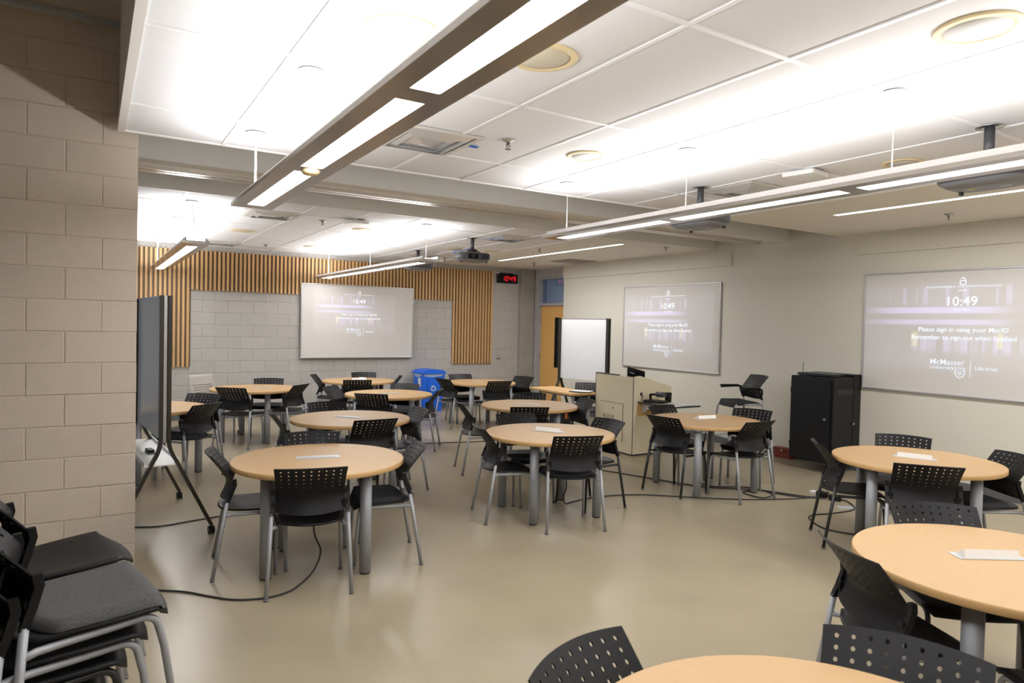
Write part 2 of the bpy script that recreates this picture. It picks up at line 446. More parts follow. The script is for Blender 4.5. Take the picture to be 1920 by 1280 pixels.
MB().box(XL, .14, 4.965, 5.03, 3.472, 3.499).build('steel_angle', 'doorframe', b2)
MB().tube([(-.66, 4.93, 3.3), (-.66, 4.93, ZH-.06)], .03, 12).build('riser_pipe', 'pipe', label='cream vertical pipe high on the left block wall', cat='pipe')

# ---- door with transom in the alcove
d1 = thing('door_1', 'oak door with narrow glass and a transom window', 'door'); del d1['category']; d1['kind'] = 'structure'
f = MB()
f.box(XA-.02, XA+.16, 11.865, 11.93, 0, 2.68).box(XA-.02, XA+.16, 10.9, 11.865, 2.62, 2.68).box(XA-.02, XA+.16, 10.9, 11.865, 2.075, 2.125).box(XA-.02, XA+.16, 10.84, 10.9, 0, 2.68)
f.build('door_frame', 'doorframe', d1)
lf = MB().box(XA+.03, XA+.075, 10.905, 11.19, .01, 2.07).box(XA+.03, XA+.075, 11.345, 11.86, .01, 2.07).box(XA+.03, XA+.075, 11.19, 11.345, .01, .82).box(XA+.03, XA+.075, 11.19, 11.345, 1.83, 2.07)
leaf = lf.build('door_leaf', 'door', d1)
MB().box(XA+.02, XA+.085, 11.335, 11.35, .82, 1.83).box(XA+.02, XA+.085, 11.185, 11.2, .82, 1.83).box(XA+.02, XA+.085, 11.2, 11.335, 1.82, 1.835).box(XA+.02, XA+.085, 11.2, 11.335, .815, .83).build('vision_frame', 'bronze', leaf)
MB().box(XA+.05, XA+.055, 11.2, 11.335, .83, 1.82).build('vision_pane', 'glass_d', leaf)
for z in (.3, 1.05, 1.8): MB().tube([(XA+.02, 11.866, z-.05), (XA+.02, 11.866, z+.05)], .009, 8).build('hinge', 'steel', leaf)
MB().box(XA-.03, XA+.03, 11.04, 11.10, .98, 1.02).build('lever_handle', 'steel', leaf)
# lamp added in the corridor to brighten the view through the transom
cl = thing('corridor_fill_light', 'added corridor lamp brightening the view beyond the transom window', 'ceiling light', (9.1, 12.6, 3.19))
MB().box(-.15, .15, -.6, .6, -.05, 0).build('lamp_housing', 'fixw', cl)
area('corridor_fill_lamp', (0, 0, -.055), .25, 1.1, 22, True, (.72, .84, 1), cl)
MB().box(XA+.06, XA+.066, 10.9, 11.865, 2.125, 2.62).build('transom_pane', 'glass2', d1)

# ================================================================== wood slat cladding
clad = thing('slat_cladding', 'arch of vertical pine slats fixed across the back block wall', 'wall cladding', (0, YB, 0))
bk = MB().box(-.4, 1.36, -.014, -.003, .87, 2.755).box(1.36, 6.09, -.014, -.003, 2.12, 2.755).box(6.09, 6.985, -.014, -.003, .86, 2.755)
bk.build('backing_board', 'backing', clad)
PITCH_S = .0665
me_long = MB().box(-.0165, .0165, -.044, -.014, 0, 1.895).mesh('slat', 'slat')
me_short = MB().box(-.0165, .0165, -.044, -.014, 0, .645).mesh('slat', 'slat')
x = 6.968
while x > -.35:
    long_ = x > 6.085 or x < 1.37
    zb = .862 if long_ else 2.115
    inst('slat', me_long if long_ else me_short, clad, (x, 0, zb+random.uniform(-.002, .002)))
    x -= PITCH_S

# ================================================================== text
def text_mesh(body, width=None, height=None, bold=0.0, m='ptext'):
    cu = bpy.data.curves.new('txt', 'FONT'); cu.body = body; cu.align_x = 'CENTER'; cu.align_y = 'CENTER'
    cu.size = 1; cu.offset = bold; cu.resolution_u = 3
    o = bpy.data.objects.new('txt', cu); COL.objects.link(o)
    bpy.context.view_layer.update()
    me = bpy.data.meshes.new_from_object(o.evaluated_get(bpy.context.evaluated_depsgraph_get()))
    bpy.data.objects.remove(o); bpy.data.curves.remove(cu)
    xs = [v.co.x for v in me.vertices]; ys = [v.co.y for v in me.vertices]
    w, h = max(xs)-min(xs), max(ys)-min(ys)
    sx = width/w if width else height/h
    sy = height/h if height else sx
    cx, cy = (max(xs)+min(xs))/2, (max(ys)+min(ys))/2
    for v in me.vertices: v.co = Vector(((v.co.x-cx)*sx, (v.co.y-cy)*sy, 0))
    me.materials.clear(); me.materials.append(MT[m]); return me

# faint projected picture: light added on top of the board, pale violet shelves and books
def projection_mat():
    m = bpy.data.materials.new('projected_picture'); m.use_nodes = True
    N = m.node_tree.nodes; L = m.node_tree.links; N.clear()
    tc = N.new('ShaderNodeTexCoord'); sp = N.new('ShaderNodeSeparateXYZ'); L.new(tc.outputs['Generated'], sp.inputs[0])
    def math_(op, a, b=None, c=None):
        n = N.new('ShaderNodeMath'); n.operation = op
        for i, v in enumerate((a, b, c)):
            if v is None: continue
            if isinstance(v, (int, float)): n.inputs[i].default_value = v
            else: L.new(v, n.inputs[i])
        return n.outputs[0]
    U, V = sp.outputs[0], sp.outputs[1]
    def band(s, a, b, e=.015):
        n1 = N.new('ShaderNodeMapRange'); n1.interpolation_type = 'SMOOTHSTEP'; n1.inputs[1].default_value = a; n1.inputs[2].default_value = a+e; L.new(s, n1.inputs[0])
        n2 = N.new('ShaderNodeMapRange'); n2.interpolation_type = 'SMOOTHSTEP'; n2.inputs[1].default_value = b-e; n2.inputs[2].default_value = b; n2.inputs[3].default_value = 1; n2.inputs[4].default_value = 0; L.new(s, n2.inputs[0])
        return math_('MULTIPLY', n1.outputs[0], n2.outputs[0])
    def noise(scale, vec):
        n = N.new('ShaderNodeTexNoise'); n.inputs['Scale'].default_value = scale; n.inputs['Detail'].default_value = 1
        cmb = N.new('ShaderNodeCombineXYZ'); L.new(vec[0], cmb.inputs[0])
        if vec[1] is not None: L.new(vec[1], cmb.inputs[1])
        L.new(cmb.outputs[0], n.inputs['Vector']); return n.outputs[0]
    def step(s, a, e=.04):
        n = N.new('ShaderNodeMapRange'); n.inputs[1].default_value = a; n.inputs[2].default_value = a+e; L.new(s, n.inputs[0]); return n.outputs[0]
    books = noise(26, (U, None)); big = noise(3.5, (U, V))
    fade = band(U, -.05, .80, .25)
    s1 = math_('MULTIPLY', band(V, .63, .70), fade)
    s2 = math_('MULTIPLY', math_('MULTIPLY', band(V, .53, .59), fade), math_('ADD', big, .35))
    top = math_('MULTIPLY', math_('MULTIPLY', band(V, .70, .88, .03), step(books, .52)), math_('MULTIPLY', band(U, .1, .85, .1), .55))
    low = math_('MULTIPLY', math_('MULTIPLY', band(V, .27, .46, .06), step(books, .45, .1)), math_('MULTIPLY', band(U, .22, .85, .06), .65))
    wash = math_('MULTIPLY', band(V, .08, .97, .12), math_('MULTIPLY', big, .22))
    yel = math_('MULTIPLY', band(V, .33, .48, .02), math_('ADD', band(U, .255, .30, .01), band(U, .665, .70, .01)))
    def col(c, f):
        n = N.new('ShaderNodeEmission'); n.inputs[0].default_value = (*c, 1); L.new(f, n.inputs[1]); return n.outputs[0]
    def add(a, b):
        n = N.new('ShaderNodeAddShader'); L.new(a, n.inputs[0]); L.new(b, n.inputs[1]); return n.outputs[0]
    v = math_('MULTIPLY', math_('ADD', math_('ADD', s1, s2), math_('ADD', top, low)), .25)
    tr = N.new('ShaderNodeBsdfTransparent')
    sh = add(tr.outputs[0], col((.50, .48, 1.0), v))
    sh = add(sh, col((.75, .72, 1.0), math_('MULTIPLY', wash, .35)))
    sh = add(sh, col((1.0, .9, .1), math_('MULTIPLY', yel, .12)))
    o = N.new('ShaderNodeOutputMaterial'); L.new(sh, o.inputs[0]); return m
MT['picture'] = projection_mat()
_tm = {}
def tm(k, *a, **kw):
    if k not in _tm: _tm[k] = text_mesh(*a, **kw)
    return _tm[k]

def wall_board(label, loc, rz, w, h, tx, tz, s, pic):
    """local x to the right seen from the room, -y out of the wall; tx,tz the centre of the clock line"""
    t = thing('whiteboard', label, 'whiteboard', loc, rz, 'wall whiteboards with a projected sign-in picture')
    MB().box(.018, w-.018, -.016, -.002, .018, h-.018).build('board_surface', 'wb', t)
    fr = MB().box(0, w, -.026, 0, 0, .02, .004).box(0, w, -.026, 0, h-.02, h, .004).box(0, .02, -.026, 0, .02, h-.02, .004).box(w-.02, w, -.026, 0, .02, h-.02, .004)
    fr.build('frame', 'alu', t)
    x0, x1, z0, z1 = pic
    p = MB().add([(x0, 0, 0), (x1, 0, 0), (x1, z1-z0, 0), (x0, z1-z0, 0)], [(0, 1, 2, 3)]).build('projected_picture', 'picture', t)
    p.location = (0, -.0172, z0); p.rotation_euler = (R(90), 0, 0)
    def put(name, me, dx, dz, y=-.019):
        o = inst(name, me, p); o.scale = (s, s, s)
        o.location = (tx+dx*s, tz+dz*s-z0, .0018)
    put('projected_text', tm('press', 'Press Ctrl+Alt+Delete or use the Windows Security button to', .73, None, .0), 0, .155)
    put('projected_text', tm('unlock', 'unlock.', .085, None, .0), 0, .115)
    put('projected_text', tm('time', '10:49', .29, .098, .004), 0, 0)
    put('projected_text', tm('day', 'Friday, May 23', .17, None, .0), 0, -.093)
    put('projected_text', tm('please', 'Please sign in using your MacID', .875, None, .003), 0, -.31)
    put('projected_text', tm('remember', 'Remember to sign out when finished', 1.02, None, .003), 0, -.395)
    put('projected_text', tm('mcm', 'McMaster', .344, .062, .003, 'ptext2'), -.13, -.652)
    put('projected_text', tm('uni', 'University', .245, .05, .003, 'ptext2'), -.18, -.718)
    put('projected_text', tm('lib', 'Libraries', .21, .042, .006, 'ptext2'), .25, -.70)
    # padlock, divider and shield outline
    k = MB()
    def ring(pts, wd, z=0):
        for a, b in zip(pts, pts[1:]):
            a, b = Vector((*a, 0)), Vector((*b, 0)); d = (b-a).normalized(); n = Vector((-d.y, d.x, 0))*wd/2
            k.add([a+n-d*wd/3, a-n-d*wd/3, b-n+d*wd/3, b+n+d*wd/3], [(0, 1, 2, 3)])
    if 'lock' not in _tm:
        ring([(-.028, -.03), (.028, -.03), (.028, .01), (-.028, .01), (-.028, -.03)], .008)
        ring([(.02, .012), (.02, .03), (.01, .042), (-.008, .042), (-.016, .032)], .007)
        _tm['lock'] = k.mesh('lock', 'ptext'); k = MB()
        ring([(0, -.095), (0, .095)], .006); _tm['bar'] = k.mesh('bar', 'ptext2'); k = MB()
        ring([(-.045, .045), (.045, .045), (.045, -.015), (.03, -.045), (0, -.06), (-.03, -.045), (-.045, -.015), (-.045, .045)], .009)
        ring([(-.04, .018), (.04, .018)], .007); ring([(-.022, -.005), (.022, -.005), (.0, -.03), (-.022, -.005)], .006)
        _tm['shield'] = k.mesh('shield', 'ptext2')
    put('projected_icon', _tm['lock'], 0, .205)
    put('projected_divider', _tm['bar'], .10, -.71)
    put('projected_crest', _tm['shield'], .0, -.755)
    return t
# back wall board
wall_board('whiteboard with projected sign-in screen on the slatted back wall', (3.107, YB-.05, .995), 0, 2.118, 1.322, 4.163-3.107, 2.024-.995, .78, (.22, 1.75, .33, 1.24))
# two boards on the right wall (local x runs toward the viewer, i.e. -Y)
wall_board('smaller-looking projection whiteboard on the beige wall above the lectern', (XR-.001, 9.03, .998), R(-90), 2.14, 1.363, 9.03-7.97, 2.02-.998, 1.0, (.02, 2.0, .12, 1.30))
wall_board('whiteboard with large projected sign-in screen beside the black cabinet', (XR-.001, 4.715, 1.0), R(-90), 2.12, 1.36, 4.715-3.64, 2.018-1.0, 1.0, (.02, 2.1, .10, 1.34))

# ================================================================== digital clock + bell
ck = thing('digital_clock', 'black wall clock with red 10:49 digits beside the slats', 'clock', (7.08, YB, 2.525))
MB().box(0, .485, -.075, -.02, 0, .185, .008).build('case', 'cab', ck)
MB().box(.08, .40, -.02, -.001, .13, .21).build('wall_bracket', 'cab', ck)
SEG = {'1': 'bc', '0': 'abcdef', '4': 'bcfg', '9': 'abcdfg'}
def seg(m, ch, ox):
    w, h, t = .046, .046, .013
    P = {'a': ((0, 2*h), (w, 2*h)), 'b': ((w, h), (w, 2*h)), 'c': ((w, 0), (w, h)), 'd': ((0, 0), (w, 0)), 'e': ((0, 0), (0, h)), 'f': ((0, h), (0, 2*h)), 'g': ((0, h), (w, h))}
    for s_ in SEG[ch]:
        (xa, za), (xb, zb) = P[s_]; sl = .12
        def q(x, z): return (ox+x+z*sl, -.0765, .045+z)
        d = t/2; g = .004
        if za == zb: m.add([q(xa+g, za-d), q(xb-g, zb-d), q(xb-g, zb+d), q(xa+g, za+d)], [(0, 1, 2, 3)])
        else: m.add([q(xa-d, za+g), q(xa+d, za+g), q(xb+d, zb-g), q(xb-d, zb-g)], [(0, 1, 2, 3)])
for ch, ox in zip('1049', (.105, .19, .29, .375)):
    m = MB(); seg(m, ch, ox); m.build('digit', 'led', ck)
m = MB()
for z in (.075, .105): m.add([(.262, -.0765, z-.006), (.275, -.0765, z-.006), (.277, -.0765, z+.006), (.264, -.0765, z+.006)], [(0, 1, 2, 3)])
m.build('colon', 'led', ck)
cam_o = thing('wall_camera', 'small grey wall camera between the slats and the red clock', 'camera', (7.04, YB, 2.73))
MB().box(-.045, .03, -.05, -.001, -.03, .03, .004).build('mount', 'alu', cam_o)
MB().tube([(.0, -.05, 0), (.05, -.10, -.012)], .018, 12).build('camera_body', 'alu', cam_o)
kn = MB().lathe([(.0, .035), (.03, .03), (.035, .012), (.022, 0)], 16).build('door_stop', 'steel', label='round steel door stop knob on the back wall', cat='door stop')
kn.matrix_world = Matrix.Translation(aty(933, 670, YB)) @ Matrix.Rotation(R(90), 4, 'X')

# ================================================================== pendant lamps
def pendant(x, y0, y1, segs, label, sensor=None, cables=(), canopy_wire='wire', z=2.40):
    t = thing('pendant_light', label, 'ceiling light', (x, 0, z), 0, 'suspended linear lamps')
    w = .13
    # lower plate with an opening behind each lens, and a raised spine with sloping ends
    b = MB()
    b.box(-w, -.052, y0, y1, 0, .022).box(.052, w, y0, y1, 0, .022)
    ys = sorted(segs); prev = y0
    for a, c in ys:
        if a > prev: b.box(-.052, .052, prev, a, 0, .022)
        prev = c
    if prev < y1: b.box(-.052, .052, prev, y1, 0, .022)
    b.build('lamp_body', 'fix', t)
    s = MB()
    s.prism([(-.128, .0225), (-.10, .058), (-.085, .058), (-.085, .03), (.085, .03), (.085, .058), (.10, .058), (.128, .0225)], y0+.03, y1-.03)
    s.build('housing', 'fixw', t)
    for a, c in ys:
        MB().box(-.0515, .0515, a+.001, c-.001, .004, .02).build('lens', 'lens', t)
    MB().box(-.08, .08, y0+.04, y1-.04, .031, .036).build('uplight_lens', 'lens', t)
    if sensor is not None:
        MB().lathe([(.048, .0), (.046, -.012), (.034, -.024), (.0, -.03)], 20, (0.01, sensor)).build('motion_sensor', 'cream', t)
    for cy, kind in cables:
        MB().lathe([(.062, ZC-z-.006), (.06, ZC-z-.016), (.02, ZC-z-.022), (.0, ZC-z-.022)], 24, (-.02, cy)).build('canopy', 'white', t)
        if kind == 'thin':
            MB().tube([(-.02, cy, .05), (-.02, cy, ZC-z-.02)], .0022, 6).build('suspension_cable', 'wire', t)
        elif kind == 'grey':
            MB().tube(spline([(-.05, cy, .055), (-.03, cy, .12), (0, cy, .2), (.0, cy+.02, .3), (-.02, cy, ZC-z-.02)], 6), .004, 8).build('power_cord', 'gwire', t)
        else:
            MB().tube([(-.02, cy, .05), (-.02, cy, .36), (-.03, cy, ZC-z-.02)], .007, 8).build('power_cord', 'wire', t)
            MB().tube([(-.018, cy+.01, .05), (-.016, cy+.01, .36), (0, cy, ZC-z-.02)], .004, 8).build('power_cord', 'wire', t)
    L_ = y1-y0-.1; cy = (y0+y1)/2
    for sx in (-1, 1):   # twin reflectors throw the light sideways across the ceiling
        area('uplight', (sx*.05, cy, .052), .06, L_, UP_W*L_/2, False, parent=t, rot=(0, math.pi-sx*R(-42), 0))
    for a, c in ys:
        if c > -1.8: area('downlight', (0, (a+c)/2, .002), .10, c-a-.004, DOWN_W*(c-a), True, parent=t)
    return t
def run(y_hi, n, l=1.2, gap=.12):
    return [(y_hi-(k+1)*l-k*gap, y_hi-k*l-k*gap) for k in range(n)]
pendant(.90, -1.9, 4.80, run(4.66, 4), 'large pendant lamp nearest the viewer, running to the top edge', 3.395, [(4.58, 'cord'), (3.29, 'thin'), (1.9, 'thin')])
pendant(3.37, -1.9, 4.80, run(4.70, 4, 1.22, .10), 'long white pendant lamp crossing in front of the two near projectors', None, [(4.603, 'thin'), (3.27, 'thin'), (1.9, 'thin')])
pendant(.875, 7.42, 11.95, run(11.80, 3, 1.32, .04), 'far pendant lamp hanging before the slats beside the block wall', None, [(7.63, 'grey'), (9.0, 'thin'), (11.85, 'cord')])
pendant(3.44, 7.42, 11.95, run(11.85, 3, 1.32, .08), 'far pendant lamp hanging above the slatted-wall whiteboard', 11.6, [(7.56, 'thin'), (9.5, 'thin'), (11.52, 'cord')])
for ya, yb, lab in ((7.42, 10.85, 'recessed slot light in the far drywall ceiling strip'), (-2.0, 4.18, 'recessed slot light in the near drywall ceiling strip')):
    t = thing('slot_light', lab, 'ceiling light', (6.38, 0, ZD), 0, 'recessed slot lights')
    MB().box(-.0345, .0345, ya, yb, .006, .02).build('lens', 'slotlens', t)
    MB().box(-.0345, .0345, ya, yb, .021, .07).build('housing', 'fixw', t)
    area('slot_lamp', (0, (ya+yb)/2, .003), .06, yb-ya-.05, SLOT_W*(yb-ya), True, parent=t)

# ================================================================== things on the ceiling
def speaker(px, py, rim, grille, label, r=.155):
    p = atz(px, py, ZC)
    t = thing('ceiling_speaker', label, 'speaker', (p.x, p.y, ZC), 0, 'round ceiling speakers')
    MB().lathe([(r, -.0005), (r, -.007), (r*.97, -.010), (r*.80, -.011), (r*.79, -.005)], 40).build('rim', rim, t)
    MB().lathe([(r*.79, -.004), (r*.78, -.0075), (0, -.0095)], 40).build('grille', grille, t)
    if rim == grille or grille == 'grille2':
        for a in (20, 110, 200, 290): MB().lathe([(.006, -.011), (.004, -.014), (0, -.014)], 8, (r*.9*math.cos(R(a)), r*.9*math.sin(R(a)))).build('screw', 'white', t)
speaker(752, 58, 'cream', 'grille', 'cream-rimmed round speaker left of the large near lamp')
speaker(1018, 107, 'cream', 'grille2', 'all-cream round speaker partly hidden by the large near lamp')
speaker(1833, 52, 'cream', 'grille', 'cream-rimmed speaker at the top right corner', .15)
speaker(1098, 291, 'cream', 'grille', 'cream-rimmed speaker over the middle of the near ceiling', .13)
speaker(1692, 305, 'cream', 'grille', 'cream-rimmed speaker just behind the right pendant lamp', .13)
speaker(456, 432, 'cream', 'grille2', 'cream speaker between two vents of the far ceiling')
speaker(680, 430, 'cream', 'grille', 'far ceiling speaker just behind the grey access point', .13)
speaker(585, 462, 'cream', 'grille', 'far ceiling speaker above the left end of the slatted-wall lamp', .13)
speaker(851, 466, 'cream', 'grille', 'far ceiling speaker left of the rear-facing projector', .13)
speaker(922, 471, 'cream', 'grille', 'far ceiling speaker right of the rear-facing projector', .13)

def diffuser(px, py, label, s=.29, shiny=True):
    p = atz(px, py, ZC)
    t = thing('air_diffuser', label, 'vent', (p.x, p.y, ZC), 0, 'square ceiling air diffusers')
    def ring(a, b, za, zb, m):
        v = []
        for r_, z_ in ((a, za), (b, zb)): v += [(-r_, -r_, z_), (r_, -r_, z_), (r_, r_, z_), (-r_, r_, z_)]
        v += [(x, y, z+.003) for x, y, z in v]
        f = []
        for i in range(4):
            j = (i+1) % 4
            f += [(i, j, j+4, i+4), (i+8, i+12, j+12, j+8), (i, i+8, j+8, j), (i+4, j+4, j+12, i+12)]
        MB().add(v, f).build('louvre' if m == 'vent' else 'frame', m, t)
    ring(s, s*.9, -.007, -.012, 'ventw')
    ring(s*.86, s*.68, -.004, -.030, 'vent'); ring(s*.64, s*.46, -.004, -.030, 'vent')
    MB().add([(-s*.42, -s*.42, -.012), (s*.42, -s*.42, -.012), (s*.42, s*.42, -.012), (-s*.42, s*.42, -.012), (0, 0, -.032)], [(0, 1, 4), (1, 2, 4), (2, 3, 4), (3, 0, 4), (0, 3, 2, 1)]).build('centre_plate', 'vent' if shiny else 'ventw', t)
    return p
p = diffuser(795, 262, 'shiny square vent partly behind the large near lamp')
MB().box(-.03, .03, -.02, .02, -.0015, 0).build('tape', 'bluetape', label='bit of blue tape stuck by the near ceiling vent', cat='tape').location = (p.x+.335, p.y-.06, ZC-.0065)
diffuser(1400, 357, 'shiny square vent behind the near white pendant lamp')
diffuser(510, 402, 'square vent at the near left of the far ceiling')
diffuser(413, 455, 'square vent close to the slats at the far left')
diffuser(953, 446, 'square vent beside the rear-facing projector mount')
diffuser(800, 478, 'square vent above the end of the slatted-wall lamp')
t = thing('return_grille', 'flat dark grille in the far drywall ceiling', 'vent', (7.38, 9.9, ZD))
MB().box(-.3, .3, -.3, .3, -.012, -.001).build('frame', 'darkgrille', t)
for k in range(12): MB().box(-.27, .27, -.27+k*.045, -.245+k*.045, -.02, -.0125).build('slat', 'darkgrille', t)

def sprinkler(px, py, z, label):
    p = atz(px, py, z)
    t = thing('sprinkler', label, 'sprinkler', (p.x, p.y, z), 0, 'ceiling sprinklers')
    MB().lathe([(.042, -.0005), (.04, -.008), (.016, -.012), (.016, -.02)], 20).build('escutcheon', 'steel', t)
    MB().lathe([(.009, -.02), (.009, -.05), (.006, -.055)], 10).build('sprinkler_body', 'steel', t)
    MB().lathe([(.022, -.058), (.022, -.061)], 14).build('deflector', 'steel', t)
    MB().tube([(.012, 0, -.03), (.016, 0, -.045), (.004, 0, -.058)], .003, 6).tube([(-.012, 0, -.03), (-.016, 0, -.045), (-.004, 0, -.058)], .003, 6).build('yoke', 'steel', t)
sprinkler(953, 262, ZC, 'chrome sprinkler in the near tile ceiling')
sprinkler(605, 413, ZC, 'sprinkler left of the grey access point')
sprinkler(498, 458, ZC, 'sprinkler nearest the slats at the far left')
sprinkler(1012, 465, ZC, 'sprinkler at the tile edge behind the near lamp end')
sprinkler(834, 483, ZC, 'sprinkler between the two far projectors')
sprinkler(1002, 492, ZD, 'sprinkler near the clock end of the far slot light')
sprinkler(1249, 463, ZD, 'sprinkler above the right wall end of the far bay')
sprinkler(1779, 401, ZD, 'sprinkler beside the near slot light')

def projector(px, py, rz, label, drop=.21):
    p = atz(px, py, ZC)
    t = thing('projector', label, 'projector', (p.x, p.y, ZC), rz, 'ceiling projectors')
    MB().lathe([(.07, -.0005), (.07, -.007), (.03, -.012)], 24).build('ceiling_plate', 'steel', t)
    MB().tube([(0, 0, -.01), (0, 0, -drop+.03)], .027, 16).build('pole', 'proj', t)
    mt = MB().lathe([(.03, -drop+.05), (.07, -drop+.035), (.075, -drop+.02), (.04, -drop+.012)], 16)
    for a in (45, 135, 225, 315): mt.tube([(.04*math.cos(R(a)), .04*math.sin(R(a)), -drop+.02), (.13*math.cos(R(a)), .11*math.sin(R(a)), -drop-.005), (.13*math.cos(R(a)), .11*math.sin(R(a)), -drop-.02)], .008, 8)
    mt.build('mount', 'projd', t)
    # body: rounded slab, lens face on -y side, bulging belly
    n = 40; vs = []; fs = []
    prof = [(.86, -drop-.012), (.97, -drop-.022), (1.0, -drop-.05), (1.0, -drop-.08), (.96, -drop-.105), (.80, -drop-.128), (.5, -drop-.138)]
    for s_, z in prof:
        for k in range(n):
            a = 2*math.pi*k/n; c, s2 = math.cos(a), math.sin(a)
            vs.append((.235*s_*math.copysign(abs(c)**.45, c), .165*s_*math.copysign(abs(s2)**.45, s2), z))
    for i in range(len(prof)-1):
        for k in range(n): fs.append((i*n+k, i*n+(k+1) % n, (i+1)*n+(k+1) % n, (i+1)*n+k))
    b = MB(); b.add(vs, fs, True); b.cur = 0
    b.add([], []); b.f.append(tuple(range(n))); b.sm.append(False); b.mi.append(0)
    b.f.append(tuple((len(prof)-1)*n+k for k in range(n))); b.sm.append(False); b.mi.append(1)
    for i in range(len(b.f)):
        if len(b.f[i]) == 4 and min(b.f[i]) >= 4*n: b.mi[i] = 1
    body = b.build('projector_body', ['proj', 'projb'], t)
    MB().box(-.10, .04, -.170, -.160, -drop-.095, -drop-.028, .006).build('lens_window', 'glass_d', t)
    MB().tube([(-.035, -.171, -drop-.06), (-.035, -.176, -drop-.06)], .026, 20).build('lens', 'projd', t)
    for k in range(5): MB().box(.085, .20, -.1695, -.163, -drop-.09+k*.013, -drop-.084+k*.013).build('grille_bar', 'projd', t)
    for sx in (-1, 1): MB().lathe([(.014, -drop-.125), (.014, -drop-.145)], 10, (sx*.18, -.09)).build('foot', 'projd', t)
    MB().box(.05, .09, .02, .045, -drop-.1395, -drop-.1385).build('sticker', 'yellow', t)
    MB().box(-.12, -.06, -.005, .005, -drop-.1395, -drop-.1385).build('label_mark', 'white', t)
    MB().tube(spline([(-.18, .12, -drop-.04), (-.24, .10, -drop+.02), (-.12, .08, -drop+.03), (-.02, .03, -drop+.06)], 5), .005, 6).build('data_cable', 'bluetape', t)
projector(1314, 351, R(90), 'projector behind the long white near lamp, facing the right wall')
projector(1856, 237, R(90), 'projector at the right edge above the near slot light')
projector(886, 446, R(-12), 'dark projector facing the viewer left of the clock', .20)
projector(784, 469, R(180), 'projector hidden behind the slatted-wall pendant lamp', .19)

def access_point(px, py, s, label, green=True):
    p = atz(px, py, ZC)
    t = thing('access_point', label, 'access point', (p.x, p.y, ZC), R(8), 'wireless access points')
    MB().box(-.11*s, .11*s, -.11*s, .11*s, -.05, -.012, .012).build('cover', 'white', t)
    MB().box(-.08*s, .08*s, -.08*s, .08*s, -.0118, -.007).build('mounting_plate', 'glide', t)
    if green: MB().lathe([(.004, -.0505), (.003, -.052), (0, -.052)], 8, (-.04, -.06)).build('indicator', 'greenled', t)
access_point(1510, 320, 1.1, 'white square access point with green light on the near ceiling')
access_point(668, 412, 1.0, 'pale rounded access point on the far ceiling', False)

# ================================================================== stacking chairs
# chair frame: origin on the floor midway between the rear feet, facing +y
BW = .205                      # half width of the backrest
def back_pos(u, v):
    # v 0 bottom .. 1 top, u -1..1 ; bent profile, concave across
    z = .500+.285*v
    if v < .37: y = .095+.037*math.sin(v/.37*math.pi/2)
    else:
        t = (v-.37)/.63; y = .132-.137*t**1.12
    sag = .048*(1-u*u)
    wd = BW*(1.0 - .03*math.sin(v*math.pi)) * (1.0+.03*v)
    zz = z - .018*(1-u*u)*(1-v)**2 + .006*(1-u*u)*v
    return Vector((u*wd, y-sag, zz))
def backrest_mesh():
    b = bmesh.new(); cache = {}
    def V(u, v):
        k = (round(u, 5), round(v, 5))
        if k not in cache: cache[k] = b.verts.new(back_pos(u, v))
        return cache[k]
    NC, NR = 9, 6; ua, ub, va, vb = -.93, .93, .41, .965
    us = [ua+(ub-ua)*i/NC for i in range(NC+1)]; vs_ = [va+(vb-va)*j/NR for j in range(NR+1)]
    for i in range(NC):
        for j in range(NR):
            u0, u1, v0, v1 = us[i], us[i+1], vs_[j], vs_[j+1]; uc, vc = (u0+u1)/2, (v0+v1)/2
            out = [(u0, v0), (uc, v0), (u1, v0), (u1, vc), (u1, v1), (uc, v1), (u0, v1), (u0, vc)]
            ov = [V(*q) for q in out]
            if j == 0 and i in (0, 1, 7, 8):          # the lowest row is shorter
                b.faces.new(ov); continue
            ru, rv = .0062/BW, .0062/.285
            iv = []
            vh = vc - .045*(1-uc*uc)*0
            for k in range(8):
                a = R(-135+45*k); iv.append(b.verts.new(back_pos(uc+ru*math.cos(a), vh+rv*math.sin(a))))
            for k in range(8):
                b.faces.new((ov[k], ov[(k+1) % 8], iv[(k+1) % 8], iv[k]))
    umid = []
    for i in range(NC): umid += [us[i], (us[i]+us[i+1])/2]
    umid.append(us[-1])
    vmid = []
    for j in range(NR): vmid += [vs_[j], (vs_[j]+vs_[j+1])/2]
    vmid.append(vs_[-1])
    low = [0, .05, .12, .2, .28, .35, va]
    for va_, vb_ in zip(low, low[1:]):
        for a, c in zip(umid, umid[1:]): b.faces.new((V(a, va_), V(c, va_), V(c, vb_), V(a, vb_)))
    for a, c in zip(umid, umid[1:]): b.faces.new((V(a, vb), V(c, vb), V(c, 1), V(a, 1)))
    rows = low + vmid[1:] + [1.0]
    for e, f in ((-1.0, ua), (ub, 1.0)):
        for p, q in zip(rows, rows[1:]): b.faces.new((V(e, p), V(f, p), V(f, q), V(e, q)))
    for f in b.faces: f.smooth = True
    bmesh.ops.recalc_face_normals(b, faces=list(b.faces))
    bmesh.ops.solidify(b, geom=list(b.faces), thickness=.006)
    me = bpy.data.meshes.new('backrest'); b.to_mesh(me); b.free(); me.materials.append(MT['plastic'])
    try: me.set_sharp_from_angle(angle=R(50))
    except Exception: pass
    return me
